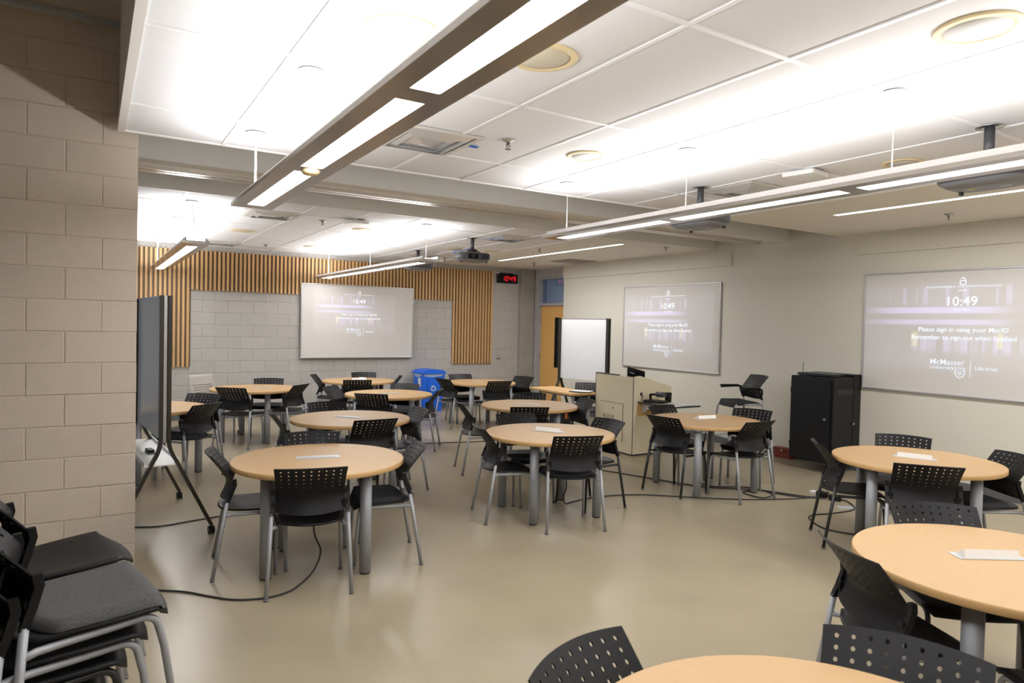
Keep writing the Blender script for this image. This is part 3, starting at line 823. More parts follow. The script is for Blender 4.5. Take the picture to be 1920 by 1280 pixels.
def slab(fn, nu, nv, th):
    """closed slab from a surface fn(u,v), thickness downward"""
    m = MB(); vs = []
    for s_ in (0, 1):
        for j in range(nv+1):
            for i in range(nu+1):
                p = fn(-1+2*i/nu, j/nv); vs.append(Vector(p)-Vector((0, 0, th*s_)))
    n = (nu+1)*(nv+1); fs = []
    I = lambda s_, i, j: s_*n+j*(nu+1)+i
    for j in range(nv):
        for i in range(nu):
            fs.append((I(0, i, j), I(0, i+1, j), I(0, i+1, j+1), I(0, i, j+1))); fs.append((I(1, i, j), I(1, i, j+1), I(1, i+1, j+1), I(1, i+1, j)))
    for i in range(nu): fs += [(I(0, i, 0), I(1, i, 0), I(1, i+1, 0), I(0, i+1, 0)), (I(0, i, nv), I(0, i+1, nv), I(1, i+1, nv), I(1, i, nv))]
    for j in range(nv): fs += [(I(0, 0, j), I(0, 0, j+1), I(1, 0, j+1), I(1, 0, j)), (I(0, nu, j), I(1, nu, j), I(1, nu, j+1), I(0, nu, j+1))]
    return m.add(vs, fs, True)
def seat_fn(u, v):
    y0_ = .026+.076*u*u; y = y0_+(.475-y0_)*v
    w = .195+.026*math.sin(min(1, v*1.25)*math.pi*.5)
    if v > .86: w -= .035*((v-.86)/.14)**2
    z = .431 - .016*math.sin(v*math.pi)*(1-u*u) + .006*abs(u)**3*(1-v)
    if v > .82: z -= .034*((v-.82)/.18)**2
    if v < .12: z += .004*(1-v/.12)
    y -= .02*u*u if v > .9 else 0
    return (u*w, y, z)
def pad_fn(u, v):
    x, y, z = seat_fn(u*.97, .16+.825*v)
    e = min(1, (1-abs(u))/.10)*min(1, v/.08)*min(1, (1-v)/.08)
    return (x, y, z+.006+.030*math.sqrt(max(0, e)))
ME = {}
ME['back'] = backrest_mesh()
ME['seat'] = slab(seat_fn, 10, 14, .012).mesh('seat', 'plastic')
for k, m in (('pad', 'fabric'), ('pad_l', 'fabric_l')): ME[k] = slab(pad_fn, 16, 18, .006).mesh('seat_pad', m)
brm = MB()
def bracket(s_):
    x = s_*.222
    m = MB()
    pts = [(x, .084, .486), (x, .108, .54), (x, .130, .60), (x, .127, .635)]
    for a, c in zip(pts, pts[1:]):
        pass
    v = []
    for (xx, y, z) in pts:
        wx, wy = .012, .0125
        v += [(xx-wx, y-wy, z), (xx+wx, y-wy, z), (xx+wx, y+wy, z), (xx-wx, y+wy, z)]
    f = [(3, 2, 1, 0), (12, 13, 14, 15)]
    for i in range(3):
        for k in range(4): f.append((i*4+k, i*4+(k+1) % 4, i*4+4+(k+1) % 4, i*4+4+k))
    m.add(v, f)
    m.box(min(x, x-s_*.03), max(x, x-s_*.03), .092, .107, .515, .56)
    return m
ME['br-'] = bracket(-1).mesh('back_bracket', 'plastic'); ME['br+'] = bracket(1).mesh('back_bracket', 'plastic')
def rear_leg(s_):
    m = MB(); m.cur = 0
    m.tube([(s_*.246, .004, .012), (s_*.235, .045, .25), (s_*.223, .086, .492)], .0125, 12)
    m.cur = 1; m.tube([(s_*.246, .004, 0), (s_*.246, .004, .014)], .0145, 12)
    return m
def front_leg(s_):
    m = MB(); x = s_*.198; m.cur = 0
    arc = [(s_*.208, .45, .012), (s_*.202, .432, .30), (x, .422, .364)]
    for k in range(1, 6):
        a = R(18*k); arc.append((x, .422-.045*(1-math.cos(a)), .364+.04*math.sin(a)))
    arc += [(x, .30, .403), (s_*.196, .17, .403), (s_*.202, .11, .405), (s_*.227, .073, .407)]
    m.tube(arc, .0115, 12)
    m.cur = 1; m.tube([(s_*.208, .45, 0), (s_*.208, .45, .014)], .0135, 12)
    return m
for c in ('silver', 'blackleg'):
    for s_, n in ((-1, '-'), (1, '+')):
        ME['rl'+n+c] = rear_leg(s_).mesh('leg', [c, 'glide']); ME['fl'+n+c] = front_leg(s_).mesh('leg', [c, 'glide'])
def arm_mesh(s_):
    x = s_*.245
    m = MB(); m.tube(spline([(s_*.225, .10, .52), (x, .10, .585), (x, .115, .62), (x, .16, .627), (x, .36, .62), (x, .40, .613)], 4), .0125, 10)
    m.box(x-.024, x+.024, .15, .41, .627, .649, .007)
    return m
ME['arm-'] = arm_mesh(-1).mesh('armrest', 'plastic'); ME['arm+'] = arm_mesh(1).mesh('armrest', 'plastic')

def chair(x, y, face_deg, label, legs='silver', pad=None, arms=False, z=0.0, group='black perforated chairs around the tables', tilt=0):
    t = thing('stacking_chair', label, 'chair', (x, y, z), R(face_deg-90), group)
    if tilt: t.rotation_euler = (tilt, 0, R(face_deg-90))
    inst('backrest', ME['back'], t); inst('seat', ME['seat'], t)
    if pad: inst('seat_pad', ME[pad], t)
    for n in '-+':
        inst('back_bracket', ME['br'+n], t); inst('leg', ME['rl'+n+legs], t); inst('leg', ME['fl'+n+legs], t)
        if arms: inst('armrest', ME['arm'+n], t)
    return t

# ================================================================== round tables
TZ, TR = .71, .576
tt = MB().lathe([(TR-.004, TZ-.034), (TR, TZ-.030), (TR, TZ-.004), (TR-.003, TZ-.0006)], 96)
tt.f = tt.f[:-2]; tt.sm = tt.sm[:-2]; tt.mi = tt.mi[:-2]
tt.cur = 1
tt.lathe([(TR-.003, TZ-.0006), (TR-.004, TZ), (.0, TZ)], 96, smooth=False)
tt.lathe([(TR-.004, TZ-.034), (.0, TZ-.034)], 96, smooth=False)
ME['ttop'] = tt.mesh('table_top', ['edge', 'top'])
lm = MB(); lm.cur = 0; lm.lathe([(.038, .012), (.038, TZ-.046)], 24); lm.lathe([(.075, TZ-.0455), (.075, TZ-.0345)], 24)
lm.cur = 1; lm.lathe([(.034, 0), (.034, .012)], 24)
ME['tleg'] = lm.mesh('leg', ['tleg', 'slot'])
ME['mplate'] = MB().box(-.145, .145, -.045, .045, 0, .003, .001).mesh('power_module', 'plate')
ME['mlid'] = MB().box(-.12, .12, -.03, .032, .0032, .0065, .001).mesh('lid', 'plate')
mo = MB(); mo.prism([(-.035, .003), (.035, .003), (.03, .008), (-.02, .036)], -.115, .115, 'x'); ME['mbox'] = mo.mesh('outlet_box', 'outlet')
ME['mslot'] = MB().box(-.010, .010, -.008, .008, 0, .001).box(-.012, -.004, -.001, .001, 0, .0012).mesh('outlet', 'beige')
def table(key, cx, cy, legrot, lr_, mod, label, raised):
    t = thing('round_table', label, 'table', (cx, cy, 0), 0, 'round beech tables')
    inst('table_top', ME['ttop'], t, rot=(0, 0, R(legrot*1.7)))
    for k in range(4):
        a = R(legrot+90*k); inst('leg', ME['tleg'], t, (lr_*math.cos(a), lr_*math.sin(a), 0), (0, 0, a))
    mx, my, ma = mod
    p = inst('power_module', ME['mplate'], t, (mx, my, TZ), (0, 0, R(ma)))
    if raised:
        inst('outlet_box', ME['mbox'], p)
        for k in range(6):
            inst('outlet', ME['mslot'], p, (-.09+.036*k, .0035, .0245), (R(-29), 0, 0))
    else: inst('lid', ME['mlid'], p)
    return t
TB = dict(A=(1.347, 4.688), B=(2.185, 6.54), C=(3.383, 8.583), D=(3.688, 10.69), E=(1.924, 9.88), F=(.5, 8.1), G=(3.486, 4.971), H=(4.468, 6.808), I=(5.47, 9.82), J=(5.495, 4.996), K=(5.337, 2.768), L=(3.258, 1.31), M=(1.338, .82))
DESC = dict(A='front-left table', B='table right behind the front-left one', C='table before the blue bin', D='far table below the slatted-wall board',
            E='far-left table with the beige chair', F='table behind the left rolling whiteboard', G='front-centre table', H='table left of the lectern', I='far table right of the blue bin',
            J='table before the bar stool', K='table before the black cabinet', L='table cut by the right photo edge', M='table cut by the bottom photo edge')
TL = dict(A=(-18, (.0, .03, -12), False), B=(10, (-.01, .03, -48), False), C=(5, (.02, .0, 10), False), D=(0, (0, .02, 5), True), E=(-8, (.1, .05, -15), False), F=(20, (0, 0, 30), False),
          G=(-7, (.03, .06, -58), True), H=(0, (.02, .05, -32), False), I=(-10, (-.05, .03, -75), False), J=(0, (.09, .08, -8), True), K=(-38, (.05, .03, -68), True), L=(12, (.03, .08, -32), True), M=(0, (0, 0, 0), False))
LEGS = {'A': (27, 0.44), 'B': (38, 0.48), 'C': (14, 0.5), 'D': (14, 0.44), 'E': (11, 0.44), 'F': (77, 0.5), 'G': (39, 0.44), 'H': (14, 0.44), 'I': (45, 0.5), 'J': (35, 0.5), 'K': (82, 0.46), 'L': (10, 0.44), 'M': (61, 0.44)}
for k, (cx, cy) in TB.items():
    _, md, rs = TL[k]; la, lr = LEGS[k]
    table(k, cx, cy, la, lr, md, 'round beech %s%s' % (DESC[k], ' with raised white outlets' if rs and k in 'GJ' else ''), rs)
pyr = MB().add([(-.05, -.06, 0), (.05, -.06, 0), (.05, .06, 0), (-.05, .06, 0), (0, -.06, .06), (0, .06, .06)], [(0, 1, 4), (2, 3, 5), (1, 2, 5, 4), (3, 0, 4, 5), (0, 3, 2, 1)])
o = pyr.build('tent_card', 'paper', label='small white tent card on the far table below the board', cat='card'); o.location = (3.70, 10.52, TZ+.0005); o.rotation_euler = (0, 0, R(40))

SIDE = {'n': 'near side', 'l': 'left side', 'f': 'far side', 'r': 'right side'}
CH = [  # table, side, x, y, facing, legs, pad
 ('A', 'n', 1.12, 4.06, 76, 'silver', None), ('A', 'l', 0.69, 4.84, -9, 'silver', None), ('A', 'r', 2.0, 4.5, 166, 'silver', 'pad'), ('A', 'f', 1.471, 5.33, -101, 'silver', None),
 ('B', 'n', 2.187, 5.842, 92, 'blackleg', None), ('B', 'l', 1.473, 6.711, -8, 'blackleg', None), ('B', 'f', 2.16, 7.268, -90, 'silver', None), ('B', 'r', 2.872, 6.417, 178, 'silver', None),
 ('C', 'n', 2.9, 7.94, 51, 'silver', None), ('C', 'l', 2.716, 8.984, -45, 'silver', None), ('C', 'f', 3.822, 9.079, -127, 'silver', None), ('C', 'r', 3.93, 8.193, 147, 'silver', None),
 ('D', 'n', 3.4, 9.9, 74, 'silver', None), ('D', 'l', 3.06, 11.02, -25, 'silver', None), ('D', 'f', 4.0, 11.33, -104, 'silver', None), ('D', 'r', 4.28, 10.42, 158, 'silver', None),
 ('E', 'n', 1.507, 9.235, 50, 'silver', None), ('E', 'r', 2.45, 9.44, 135, 'silver', None), ('E', 'f', 2.245, 10.492, -106, 'silver', None),
 ('F', 'r', 1.011, 7.564, 131, 'silver', 'pad'), ('F', 'f', 1.109, 8.528, -128, 'silver', None), ('F', 'l', -0.094, 7.83, 25, 'silver', None),
 ('G', 'n', 3.326, 4.339, 71, 'silver', 'pad'), ('G', 'l', 2.846, 5.101, -15, 'silver', None), ('G', 'f', 3.563, 5.67, -98, 'silver', None), ('G', 'r', 4.17, 4.971, 182, 'blackleg', None),
 ('H', 'n', 4.006, 6.095, 66, 'silver', None), ('H', 'l', 3.533, 6.821, -17, 'silver', None), ('H', 'f', 4.826, 7.353, -124, 'silver', None), ('H', 'r', 5.105, 6.517, 168, 'blackleg', None),
 ('I', 'l', 4.755, 9.774, 8, 'silver', None), ('I', 'f', 5.442, 10.51, -97, 'silver', None), ('I', 'n', 5.41, 9.09, 86, 'silver', None), ('I', 'r', 6.275, 9.748, 198, 'silver', None),
 ('J', 'l', 4.846, 4.96, 5, 'blackleg', None), ('J', 'n', 5.50, 4.31, 89, 'silver', None), ('J', 'f', 5.5, 5.65, -86, 'silver', None), ('J', 'r', 6.222, 4.986, 205, 'silver', None),
 ('K', 'n', 4.78, 2.39, 40, 'silver', None), ('K', 'l', 4.945, 3.31, -45, 'blackleg', None), ('K', 'f', 5.918, 3.178, -155, 'blackleg', None), ('K', 'r', 5.82, 2.31, 148, 'silver', 'pad'),
 ('L', 'f', 3.675, 1.811, -129, 'blackleg', None), ('L', 'l', 2.65, 1.63, -26, 'silver', None), ('L', 'n', 2.82, 0.7, 56, 'silver', None),
 ('M', 'l', 1.129, 1.439, -73, 'silver', None), ('M', 'f', 1.958, 1.027, -155, 'silver', None)]
for k, sd, x, y, fa, lg, pd in CH:
    arms = (k == 'K' and sd == 'f')
    lab = 'black perforated chair%s%s at the %s of the %s' % (' with armrests' if arms else '', '', SIDE[sd], DESC[k])
    chair(x, y, fa, lab, lg, pd, arms)
chair(6.58, 8.36, -140, 'black perforated chair at the narrow desk behind the lectern', 'blackleg', None, group='black perforated chairs around the tables')

# beige nesting chair on casters
def beige_chair(x, y, fa):
    t = thing('caster_chair', 'beige mesh-back chair on casters at the far-left table', 'chair', (x, y, 0), R(fa-90))
    def bf(u, v): return (u*(.20+.02*math.sin(v*3.1)), .02-.09*v-.04*(1-u*u), .48+.36*v)
    m = MB()
    vs = []; nu, nv = 10, 12
    for s_ in (0, 1):
        for j in range(nv+1):
            for i in range(nu+1):
                p = bf(-1+2*i/nu, j/nv); vs.append((p[0], p[1]-.012*s_, p[2]))
    n = (nu+1)*(nv+1); fs = []
    I = lambda s_, i, j: s_*n+j*(nu+1)+i
    for j in range(nv):
        for i in range(nu): fs += [(I(0, i, j), I(0, i+1, j), I(0, i+1, j+1), I(0, i, j+1)), (I(1, i, j), I(1, i, j+1), I(1, i+1, j+1), I(1, i+1, j))]
    for i in range(nu): fs += [(I(0, i, 0), I(1, i, 0), I(1, i+1, 0), I(0, i+1, 0)), (I(0, i, nv), I(0, i+1, nv), I(1, i+1, nv), I(1, i, nv))]
    for j in range(nv): fs += [(I(0, 0, j), I(0, 0, j+1), I(1, 0, j+1), I(1, 0, j)), (I(0, nu, j), I(1, nu, j), I(1, nu, j+1), I(0, nu, j+1))]
    m.add(vs, fs, True); bk_ = m.build('backrest', 'beige', t)
    for k in range(6):
        v = .12+.1*k; MB().tube([(u, bf(u/.2, v)[1]+.006, bf(u/.2, v)[2]) for u in (-.16, -.08, 0, .08, .16)], .004, 6).build('rib', 'beige', bk_)
    inst('seat', slab(seat_fn, 10, 12, .02).mesh('seat', 'beige'), t)
    for s_ in (-1, 1):
        MB().tube([(s_*.235, .04, .075), (s_*.22, .08, .43), (s_*.2, .03, .60)], .0125, 10).build('leg', 'silver', t)
        MB().tube([(s_*.22, .47, .075), (s_*.205, .45, .40), (s_*.205, .40, .43), (s_*.21, .09, .43)], .0125, 10).build('leg', 'silver', t)
        for yy, xx in ((.04, .235), (.47, .22)):
            c = MB().tube([(s_*xx-.02, yy+.012, .032), (s_*xx+.02, yy+.012, .032)], .032, 16).tube([(s_*xx, yy, .03), (s_*xx, yy, .078)], .009, 8)
            c.build('caster', 'cab', t)
    return t
beige_chair(1.391, 10.687, -58)

# tall stool with arms by the right wall
def stool(x, y, fa):
    t = thing('bar_stool', 'tall black perforated bar stool with armrests against the beige wall', 'stool', (x, y, 0), R(fa-90))
    up = .29
    for n, key in (('backrest', 'back'), ('seat', 'seat'), ('seat_pad', 'pad'), ('back_bracket', 'br-'), ('back_bracket', 'br+'), ('armrest', 'arm-'), ('armrest', 'arm+')):
        inst(n, ME[key], t, (0, 0, up))
    for s_ in (-1, 1):
        MB().tube([(s_*.285, -.06, .004), (s_*.25, .04, .40), (s_*.223, .086, .782)], .0125, 12).build('leg', 'silver', t)
        MB().tube([(s_*.255, .54, .002), (s_*.21, .46, .66), (s_*.205, .43, .712), (s_*.21, .16, .715), (s_*.227, .078, .718)], .0125, 12).build('leg', 'silver', t)
        MB().tube([(s_*.262, .005, .27), (s_*.237, .50, .27)], .009, 8).build('foot_rail', 'silver', t)
    MB().tube([(-.237, .50, .275), (.237, .50, .275)], .009, 8).build('foot_rail', 'silver', t)
    MB().tube([(-.262, .005, .275), (.262, .005, .275)], .009, 8).build('foot_rail', 'silver', t)
stool(7.42, 5.86, 160)

# two stacks of chairs in the front left corner
def stack(x, y, fa, n, toplabel, top_pad, names, legs, dz, tl):
    f = Vector((math.cos(R(fa)), math.sin(R(fa)), 0))
    for k in range(n):
        lab = toplabel if k == n-1 else names % ('bottom', 'second', 'third', 'fourth', 'fifth', 'sixth', 'seventh')[k]
        chair(x+f.x*.064*k, y+f.y*.064*k, fa, lab, legs[k % len(legs)], top_pad if k == n-1 else None, z=dz*k, group='stacked black chairs in the corner', tilt=R(tl)*k)
stack(-.55, 2.43, 10, 6, 'top chair of the nearer corner stack, with grey fabric seat', 'pad_l', '%s chair from the floor in the nearer corner stack', ['silver', 'silver', 'silver', 'blackleg', 'silver', 'silver'], .06, 1.0)
stack(-.55, 3.15, 13, 5, 'top chair of the farther corner stack, with bare plastic seat', None, '%s chair from the floor in the farther corner stack', ['silver'], .06, 1.3)

# ================================================================== rolling whiteboards
def rolling_board(a, b, zt, zb, label, tray=True):
    a, b = Vector((*a, 0)), Vector((*b, 0)); d = b-a; L_ = d.length
    t = thing('rolling_whiteboard', label, 'whiteboard', a, math.atan2(d.y, d.x)-math.pi/2, 'rolling whiteboards')
    MB().box(-.014, .014, .022, L_-.022, zb, zt-.012).build('board_surface', 'wb2', t)
    for y in (0, L_):
        yo = .012 if y == 0 else -.012
        MB().box(-.010, .010, min(y, y+yo*1.7), max(y, y+yo*1.7), zb, zt-.006).build('edge_strip', 'alu', t)
        for s_ in (-1, 1):
            x0 = s_*.027
            pts = [(x0, zt), (x0, zb+.02)] + [(x0+s_*.05*(k/5)**2, zb+.02-.16*k/5) for k in range(1, 6)] + [(s_*.33, .075)]
            m = MB(); vs = []
            for i, (x, z) in enumerate(pts):
                tx, tz = (pts[min(i+1, len(pts)-1)][0]-pts[max(i-1, 0)][0], pts[min(i+1, len(pts)-1)][1]-pts[max(i-1, 0)][1])
                l = math.hypot(tx, tz); nx, nz = -tz/l*.0125, tx/l*.0125
                for yy in (y-.02, y+.02): vs += [(x-nx, yy, z-nz), (x+nx, yy, z+nz)]
            fs = [(0, 1, 3, 2), ((len(pts)-1)*4, (len(pts)-1)*4+2, (len(pts)-1)*4+3, (len(pts)-1)*4+1)]
            for i in range(len(pts)-1):
                p, q = i*4, i*4+4
                fs += [(p, q, q+1, p+1), (p+2, p+3, q+3, q+2), (p, p+2, q+2, q), (p+1, q+1, q+3, p+3)]
            m.add(vs, fs); leg = m.build('leg', 'bronze', t)
            MB().tube([(s_*.335-.022, y+.02, .031), (s_*.335-.004, y+.02, .031)], .031, 18).tube([(s_*.335+.004, y+.02, .031), (s_*.335+.022, y+.02, .031)], .031, 18).tube([(s_*.332, y, .03), (s_*.332, y, .09)], .010, 10).build('caster', 'cab', t)
    MB().box(-.02, .02, .02, L_-.02, zt-.012, zt).build('top_rail', 'alu', t)
    if tray:
        MB().box(-.13, .10, -.015, L_+.015, .565, .575).box(-.135, -.128, -.015, L_+.015, .565, .60).box(.098, .105, -.015, L_+.015, .565, .60).build('tray', 'white', t)
    return t
rolling_board((.462, 5.60), (.36, 6.83), 1.82, .74, 'rolling whiteboard seen edge-on beside the left block wall')
rolling_board((7.12, 8.57), (6.87, 9.53), 1.80, .775, 'rolling whiteboard with blank face standing before the wooden door', False)
er = thing('board_eraser', 'dark eraser lying on the tray of the left rolling whiteboard', 'eraser', (.40, 6.12, .576), R(8))
MB().box(-.025, .025, -.06, .06, 0, .012, .003).build('felt', 'slot', er); MB().box(-.024, .024, -.059, .059, .0125, .032, .006).build('grip', 'plastic', er)

# ================================================================== lectern and what stands on it
LX0, LX1, LY0, LY1 = 5.95, 6.62, 6.63, 7.40
lc = thing('lectern', 'beige laminate teaching lectern with louvred access panel', 'lectern', (0, 0, 0))
side = [(LX0, .02), (6.47, .02), (6.52, .30), (LX1, .46), (LX1, .87), (LX1-.02, .89), (6.07, 1.034), (LX0, 1.022)]
MB().prism(side, LY0, LY0+.025).build('side_panel', 'lect', lc)
MB().prism(side, LY1-.025, LY1).build('side_panel', 'lect', lc)
MB().box(LX0, LX0+.022, LY0+.026, LY1-.026, .02, 1.018).build('front_panel', 'lect', lc)
MB().box(LX0-.003, LX0+.004, LY0-.003, LY0+.004, .02, 1.024).box(LX0-.003, LX0+.004, LY1-.004, LY1+.003, .02, 1.024).box(LX0-.003, LX0+.03, LY0+.3, LY1+.002, 1.0235, 1.036).box(LX0, 6.47, LY0+.002, LY1, 0, .02).build('edge_band', 'lectd', lc)
MB().box(6.04, LX1-.03, LY0+.026, LY1-.026, .03, .045).box(6.3, LX1-.05, LY0+.026, LY1-.026, .5, .52).build('shelf', 'lect', lc)
tp = MB(); tp.prism([(6.0, 1.0), (6.07, 1.01), (LX1-.02, .865), (LX1-.02, .845), (6.07, .99), (6.0, .985)], LY0+.026, LY1-.026); tp.build('desk_top', 'lectd', lc)
ap = MB().box(LX0-.006, LX0-.0005, 6.82, 7.285, .16, .655).build('access_panel', 'lect', lc)
MB().box(LX0-.0075, LX0-.006, 6.818, 6.823, .158, .657).box(LX0-.0075, LX0-.006, 6.82, 7.285, .653, .658).build('panel_gap', 'lectd', ap)
MB().tube([(LX0-.012, 7.02, .585), (LX0-.005, 7.02, .585)], .009, 12).build('lock', 'slot', ap)
for c in range(3):
    for r_ in range(3):
        for q in range(2):
            for h in range(3):
                y = 7.20-c*.085-q*.034; z = .47-r_*.062-h*.016
                MB().add([(LX0-.0072, y, z), (LX0-.0072, y+.027, z+.008), (LX0-.0072, y+.027, z+.017), (LX0-.0072, y, z+.009)], [(0, 1, 2, 3)]).build('louvre', 'slot', ap)
sh = MB().box(6.03, 6.47, 5.98, LY0-.004, .69, .706); sh.build('side_shelf', 'lect', lc)
MB().box(6.024, 6.03, 5.975, LY0-.004, .688, .708).box(6.024, 6.475, 5.974, 5.98, .688, .708).build('shelf_edge', 'lectd', lc)
MB().box(6.03, 6.5, LY0-.012, LY0-.001, .52, .689).build('shelf_backer', 'wood2', lc)
for x in (6.10, 6.40): MB().prism([(LY0-.012, .685), (LY0-.012, .56), (LY0-.04, .56), (LY0-.22, .672), (LY0-.22, .685)], x-.012, x+.012, 'x').build('shelf_bracket', 'plate', lc)
MB().tube([(6.085, LY0-.004, .80), (6.085, LY0+.002, .80)], .022, 16).build('cable_port', 'slot', lc)
mn = thing('monitor', 'small black tilted screen on top of the lectern', 'monitor', (6.30, 6.98, .949), R(-20)); mn.matrix_world = Matrix.Translation((6.30, 6.98, .949)) @ Matrix.Rotation(R(15.3), 4, 'Y') @ Matrix.Rotation(R(-20), 4, 'Z')
MB().box(-.09, .09, -.07, .05, .0, .012, .003).build('base', 'cab', mn)
sc_ = MB().box(-.13, .13, -.012, .012, 0, .16, .005).build('screen', 'cab', mn); sc_.rotation_euler = (R(-28), 0, 0); sc_.location = (0, 0, .012)
MB().box(-.115, .115, -.0135, -.0122, .02, .145).build('display', 'glass_d', sc_)
MB().box(-.10, -.03, -.0145, -.0136, .07, .076).build('display_line', 'white', sc_)
dc = thing('document_camera', 'black document camera folded on the lectern side shelf', 'document camera', (6.15, 6.43, .7085), R(-75))
MB().box(-.13, .13, -.10, .10, 0, .03, .008).build('base', 'plastic', dc)
MB().tube([(-.11, .06, .03), (-.12, .06, .09)], .016, 12).tube([(-.12, .06, .09), (.09, .04, .11)], .014, 12).build('arm', 'plastic', dc)
MB().tube([(.0, .03, .105), (.12, .03, .105)], .034, 16).build('camera_head', 'proj', dc)
MB().box(-.06, .1, -.09, -.03, .0302, .036).build('control_pad', 'cab', dc)
MB().lathe([(.04, 0), (.045, .12), (.041, .12), (.037, .006), (0, .006)], 24).build('pen_cup', 'plastic', label='black round pen cup on the lectern side shelf', cat='cup').location = (6.37, 6.43, .7085)
MB().box(-.11, .11, -.15, .15, 0, .006).build('notebook', 'plate', label='flat grey notebook on the lectern side shelf', cat='notebook').location = (6.30, 6.135, .7085)
MB().tube(spline([(6.085, LY0-.006, .80), (6.082, 6.60, .77), (6.07, 6.597, .735), (6.05, 6.585, .7165)], 6), .006, 8).build('black_cord', 'cable', label='short black cord from the lectern side port to its shelf', cat='cable')

# narrow desk behind the lectern
dk = thing('side_desk', 'narrow maple desk standing behind the lectern', 'desk', (0, 0, 0))
MB().box(5.58, 6.03, 7.46, 8.52, .712, .74, .004).build('desk_top', 'wood2', dk)
for x, y in ((5.68, 7.56), (5.95, 7.56), (5.68, 8.36), (5.95, 8.36)): MB().lathe([(.024, 0), (.024, .705)], 16, (x, y)).build('leg', 'tleg', dk)
MB().box(5.66, 5.97, 7.6, 8.36, .68, .706).build('apron', 'tleg', dk)
MB().box(-.14, .14, -.11, .11, 0, .012, .004).build('laptop', 'cab', label='closed black laptop lying on the narrow maple desk', cat='laptop').matrix_world = Matrix.Translation((5.86, 7.62, .7405)) @ Matrix.Rotation(R(20), 4, 'Z')
MB().box(-.10, .10, -.14, .14, 0, .003).build('paper_sheet', 'paper', label='white papers at the end of the narrow maple desk', cat='paper').matrix_world = Matrix.Translation((5.88, 7.62, .7535)) @ Matrix.Rotation(R(30), 4, 'Z')
bag = thing('backpack', 'black backpack with orange tag under the narrow maple desk', 'bag', (5.82, 8.02, 0), R(8))
b = bmesh.new(); bmesh.ops.create_uvsphere(b, u_segments=20, v_segments=14, radius=1)
mb_ = MB(); b.verts.index_update()
mb_.add([(.17*math.copysign(abs(v.co.x)**.6, v.co.x), .13*math.copysign(abs(v.co.y)**.6, v.co.y), .25+.25*math.copysign(abs(v.co.z)**.55, v.co.z)) for v in b.verts], [[v.index for v in f.verts] for f in b.faces], True); b.free()
mb_.build('bag_body', 'bag', bag)
MB().box(-.10, .10, -.16, -.125, .06, .26, .02).build('pocket', 'bag', bag)
MB().box(-.05, -.02, -.145, -.13, .33, .41).build('tag', 'orange', bag)
MB().tube(spline([(-.05, 0, .49), (0, 0, .55), (.05, 0, .49)], 6), .01, 8).build('carry_loop', 'bag', bag)

# ================================================================== wall rack cabinet
CX0, CY0, CY1, CZ0, CZ1 = 7.283, 4.726, 5.29, .13, 1.125
cb = thing('equipment_cabinet', 'black steel equipment cabinet fixed low on the beige wall', 'cabinet', (0, 0, 0))
MB().box(CX0+.02, XR-.16, CY0, CY1, CZ0, CZ1, .003).build('cabinet_body', 'cab', cb)
MB().box(XR-.158, XR-.0125, CY0-.004, CY1+.004, CZ0-.005, CZ1+.035, .003).build('wall_section', 'cab', cb)
dr = MB().box(CX0, CX0+.019, CY0+.035, CY1-.012, CZ0+.012, CZ1-.045, .003).build('cabinet_door', 'cab', cb)
MB().tube([(CX0-.022, CY0+.085, .64), (CX0-.001, CY0+.085, .64)], [.017, .014], 18).build('door_knob', 'steel', dr)
MB().tube([(XR-.19, CY0-.03, .58), (XR-.19, CY0-.0005, .58)], .012, 14).box(XR-.215, XR-.165, CY0-.036, CY0-.028, .575, .592).build('side_key', 'steel', cb)
for z in (.30, .95): MB().tube([(CX0+.008, CY1-.009, z-.03), (CX0+.008, CY1-.009, z+.03)], .006, 8).build('hinge', 'cab', cb)
for k in range(7): MB().box(CX0+.10+k*.05, CX0+.135+k*.05, CY0-.0012, CY0+.001, .93, .99).build('vent_slot', 'projd', cb)
rx = thing('wireless_receiver', 'flat black receiver with antenna on the equipment cabinet', 'receiver', (7.50, 5.02, CZ1+.0005), R(4))
MB().box(-.12, .11, -.22, .24, .008, .038, .004).build('receiver_case', 'projd', rx)
for sx in (-.1, .09):
    for sy in (-.19, .21): MB().lathe([(.01, 0), (.01, .009)], 8, (sx, sy)).build('foot', 'slot', rx)
MB().tube([(-.05, .21, .038), (-.05, .21, .155)], .0035, 8).build('antenna', 'slot', rx)
bx = thing('metal_box', 'small red-brown metal box on the floor behind the bar stool', 'box', (7.74, 5.68, 0), R(0))
MB().box(-.045, .045, -.12, .12, 0, .125, .004).build('box_body', 'red', bx)
MB().box(-.049, .049, -.124, .124, .1, .135, .004).build('lid', 'red', bx)
MB().box(-.056, -.0495, -.015, .015, .085, .12).build('latch', 'steel', bx)

# ================================================================== recycling bin
bn = thing('recycling_bin', 'blue recycling bin with domed lid and clear liner by the back wall', 'bin', (5.45, 11.80, 0), R(4))
def frus(w0, d0, w1, d1, z0, z1): return [(-w0, -d0, z0), (w0, -d0, z0), (w0, d0, z0), (-w0, d0, z0), (-w1, -d1, z1), (w1, -d1, z1), (w1, d1, z1), (-w1, d1, z1)], [(0, 3, 2, 1), (4, 5, 6, 7), (0, 1, 5, 4), (1, 2, 6, 5), (2, 3, 7, 6), (3, 0, 4, 7)]
MB().add(*frus(.19, .155, .235, .19, 0, .70)).build('bin_body', 'blue', bn)
ln = MB(); nn = 44; vs = []
for j, (s_, z) in enumerate(((1.03, .655), (1.055, .685), (1.06, .715))):
    for k in range(nn):
        a = 2*math.pi*k/nn; c, s2 = math.cos(a), math.sin(a); w = 1+random.uniform(-.012, .012)
        vs.append((.228*s_*w*math.copysign(abs(c)**.25, c), .185*s_*w*math.copysign(abs(s2)**.25, s2), z+(random.uniform(-.018, .018) if j == 0 else 0)))
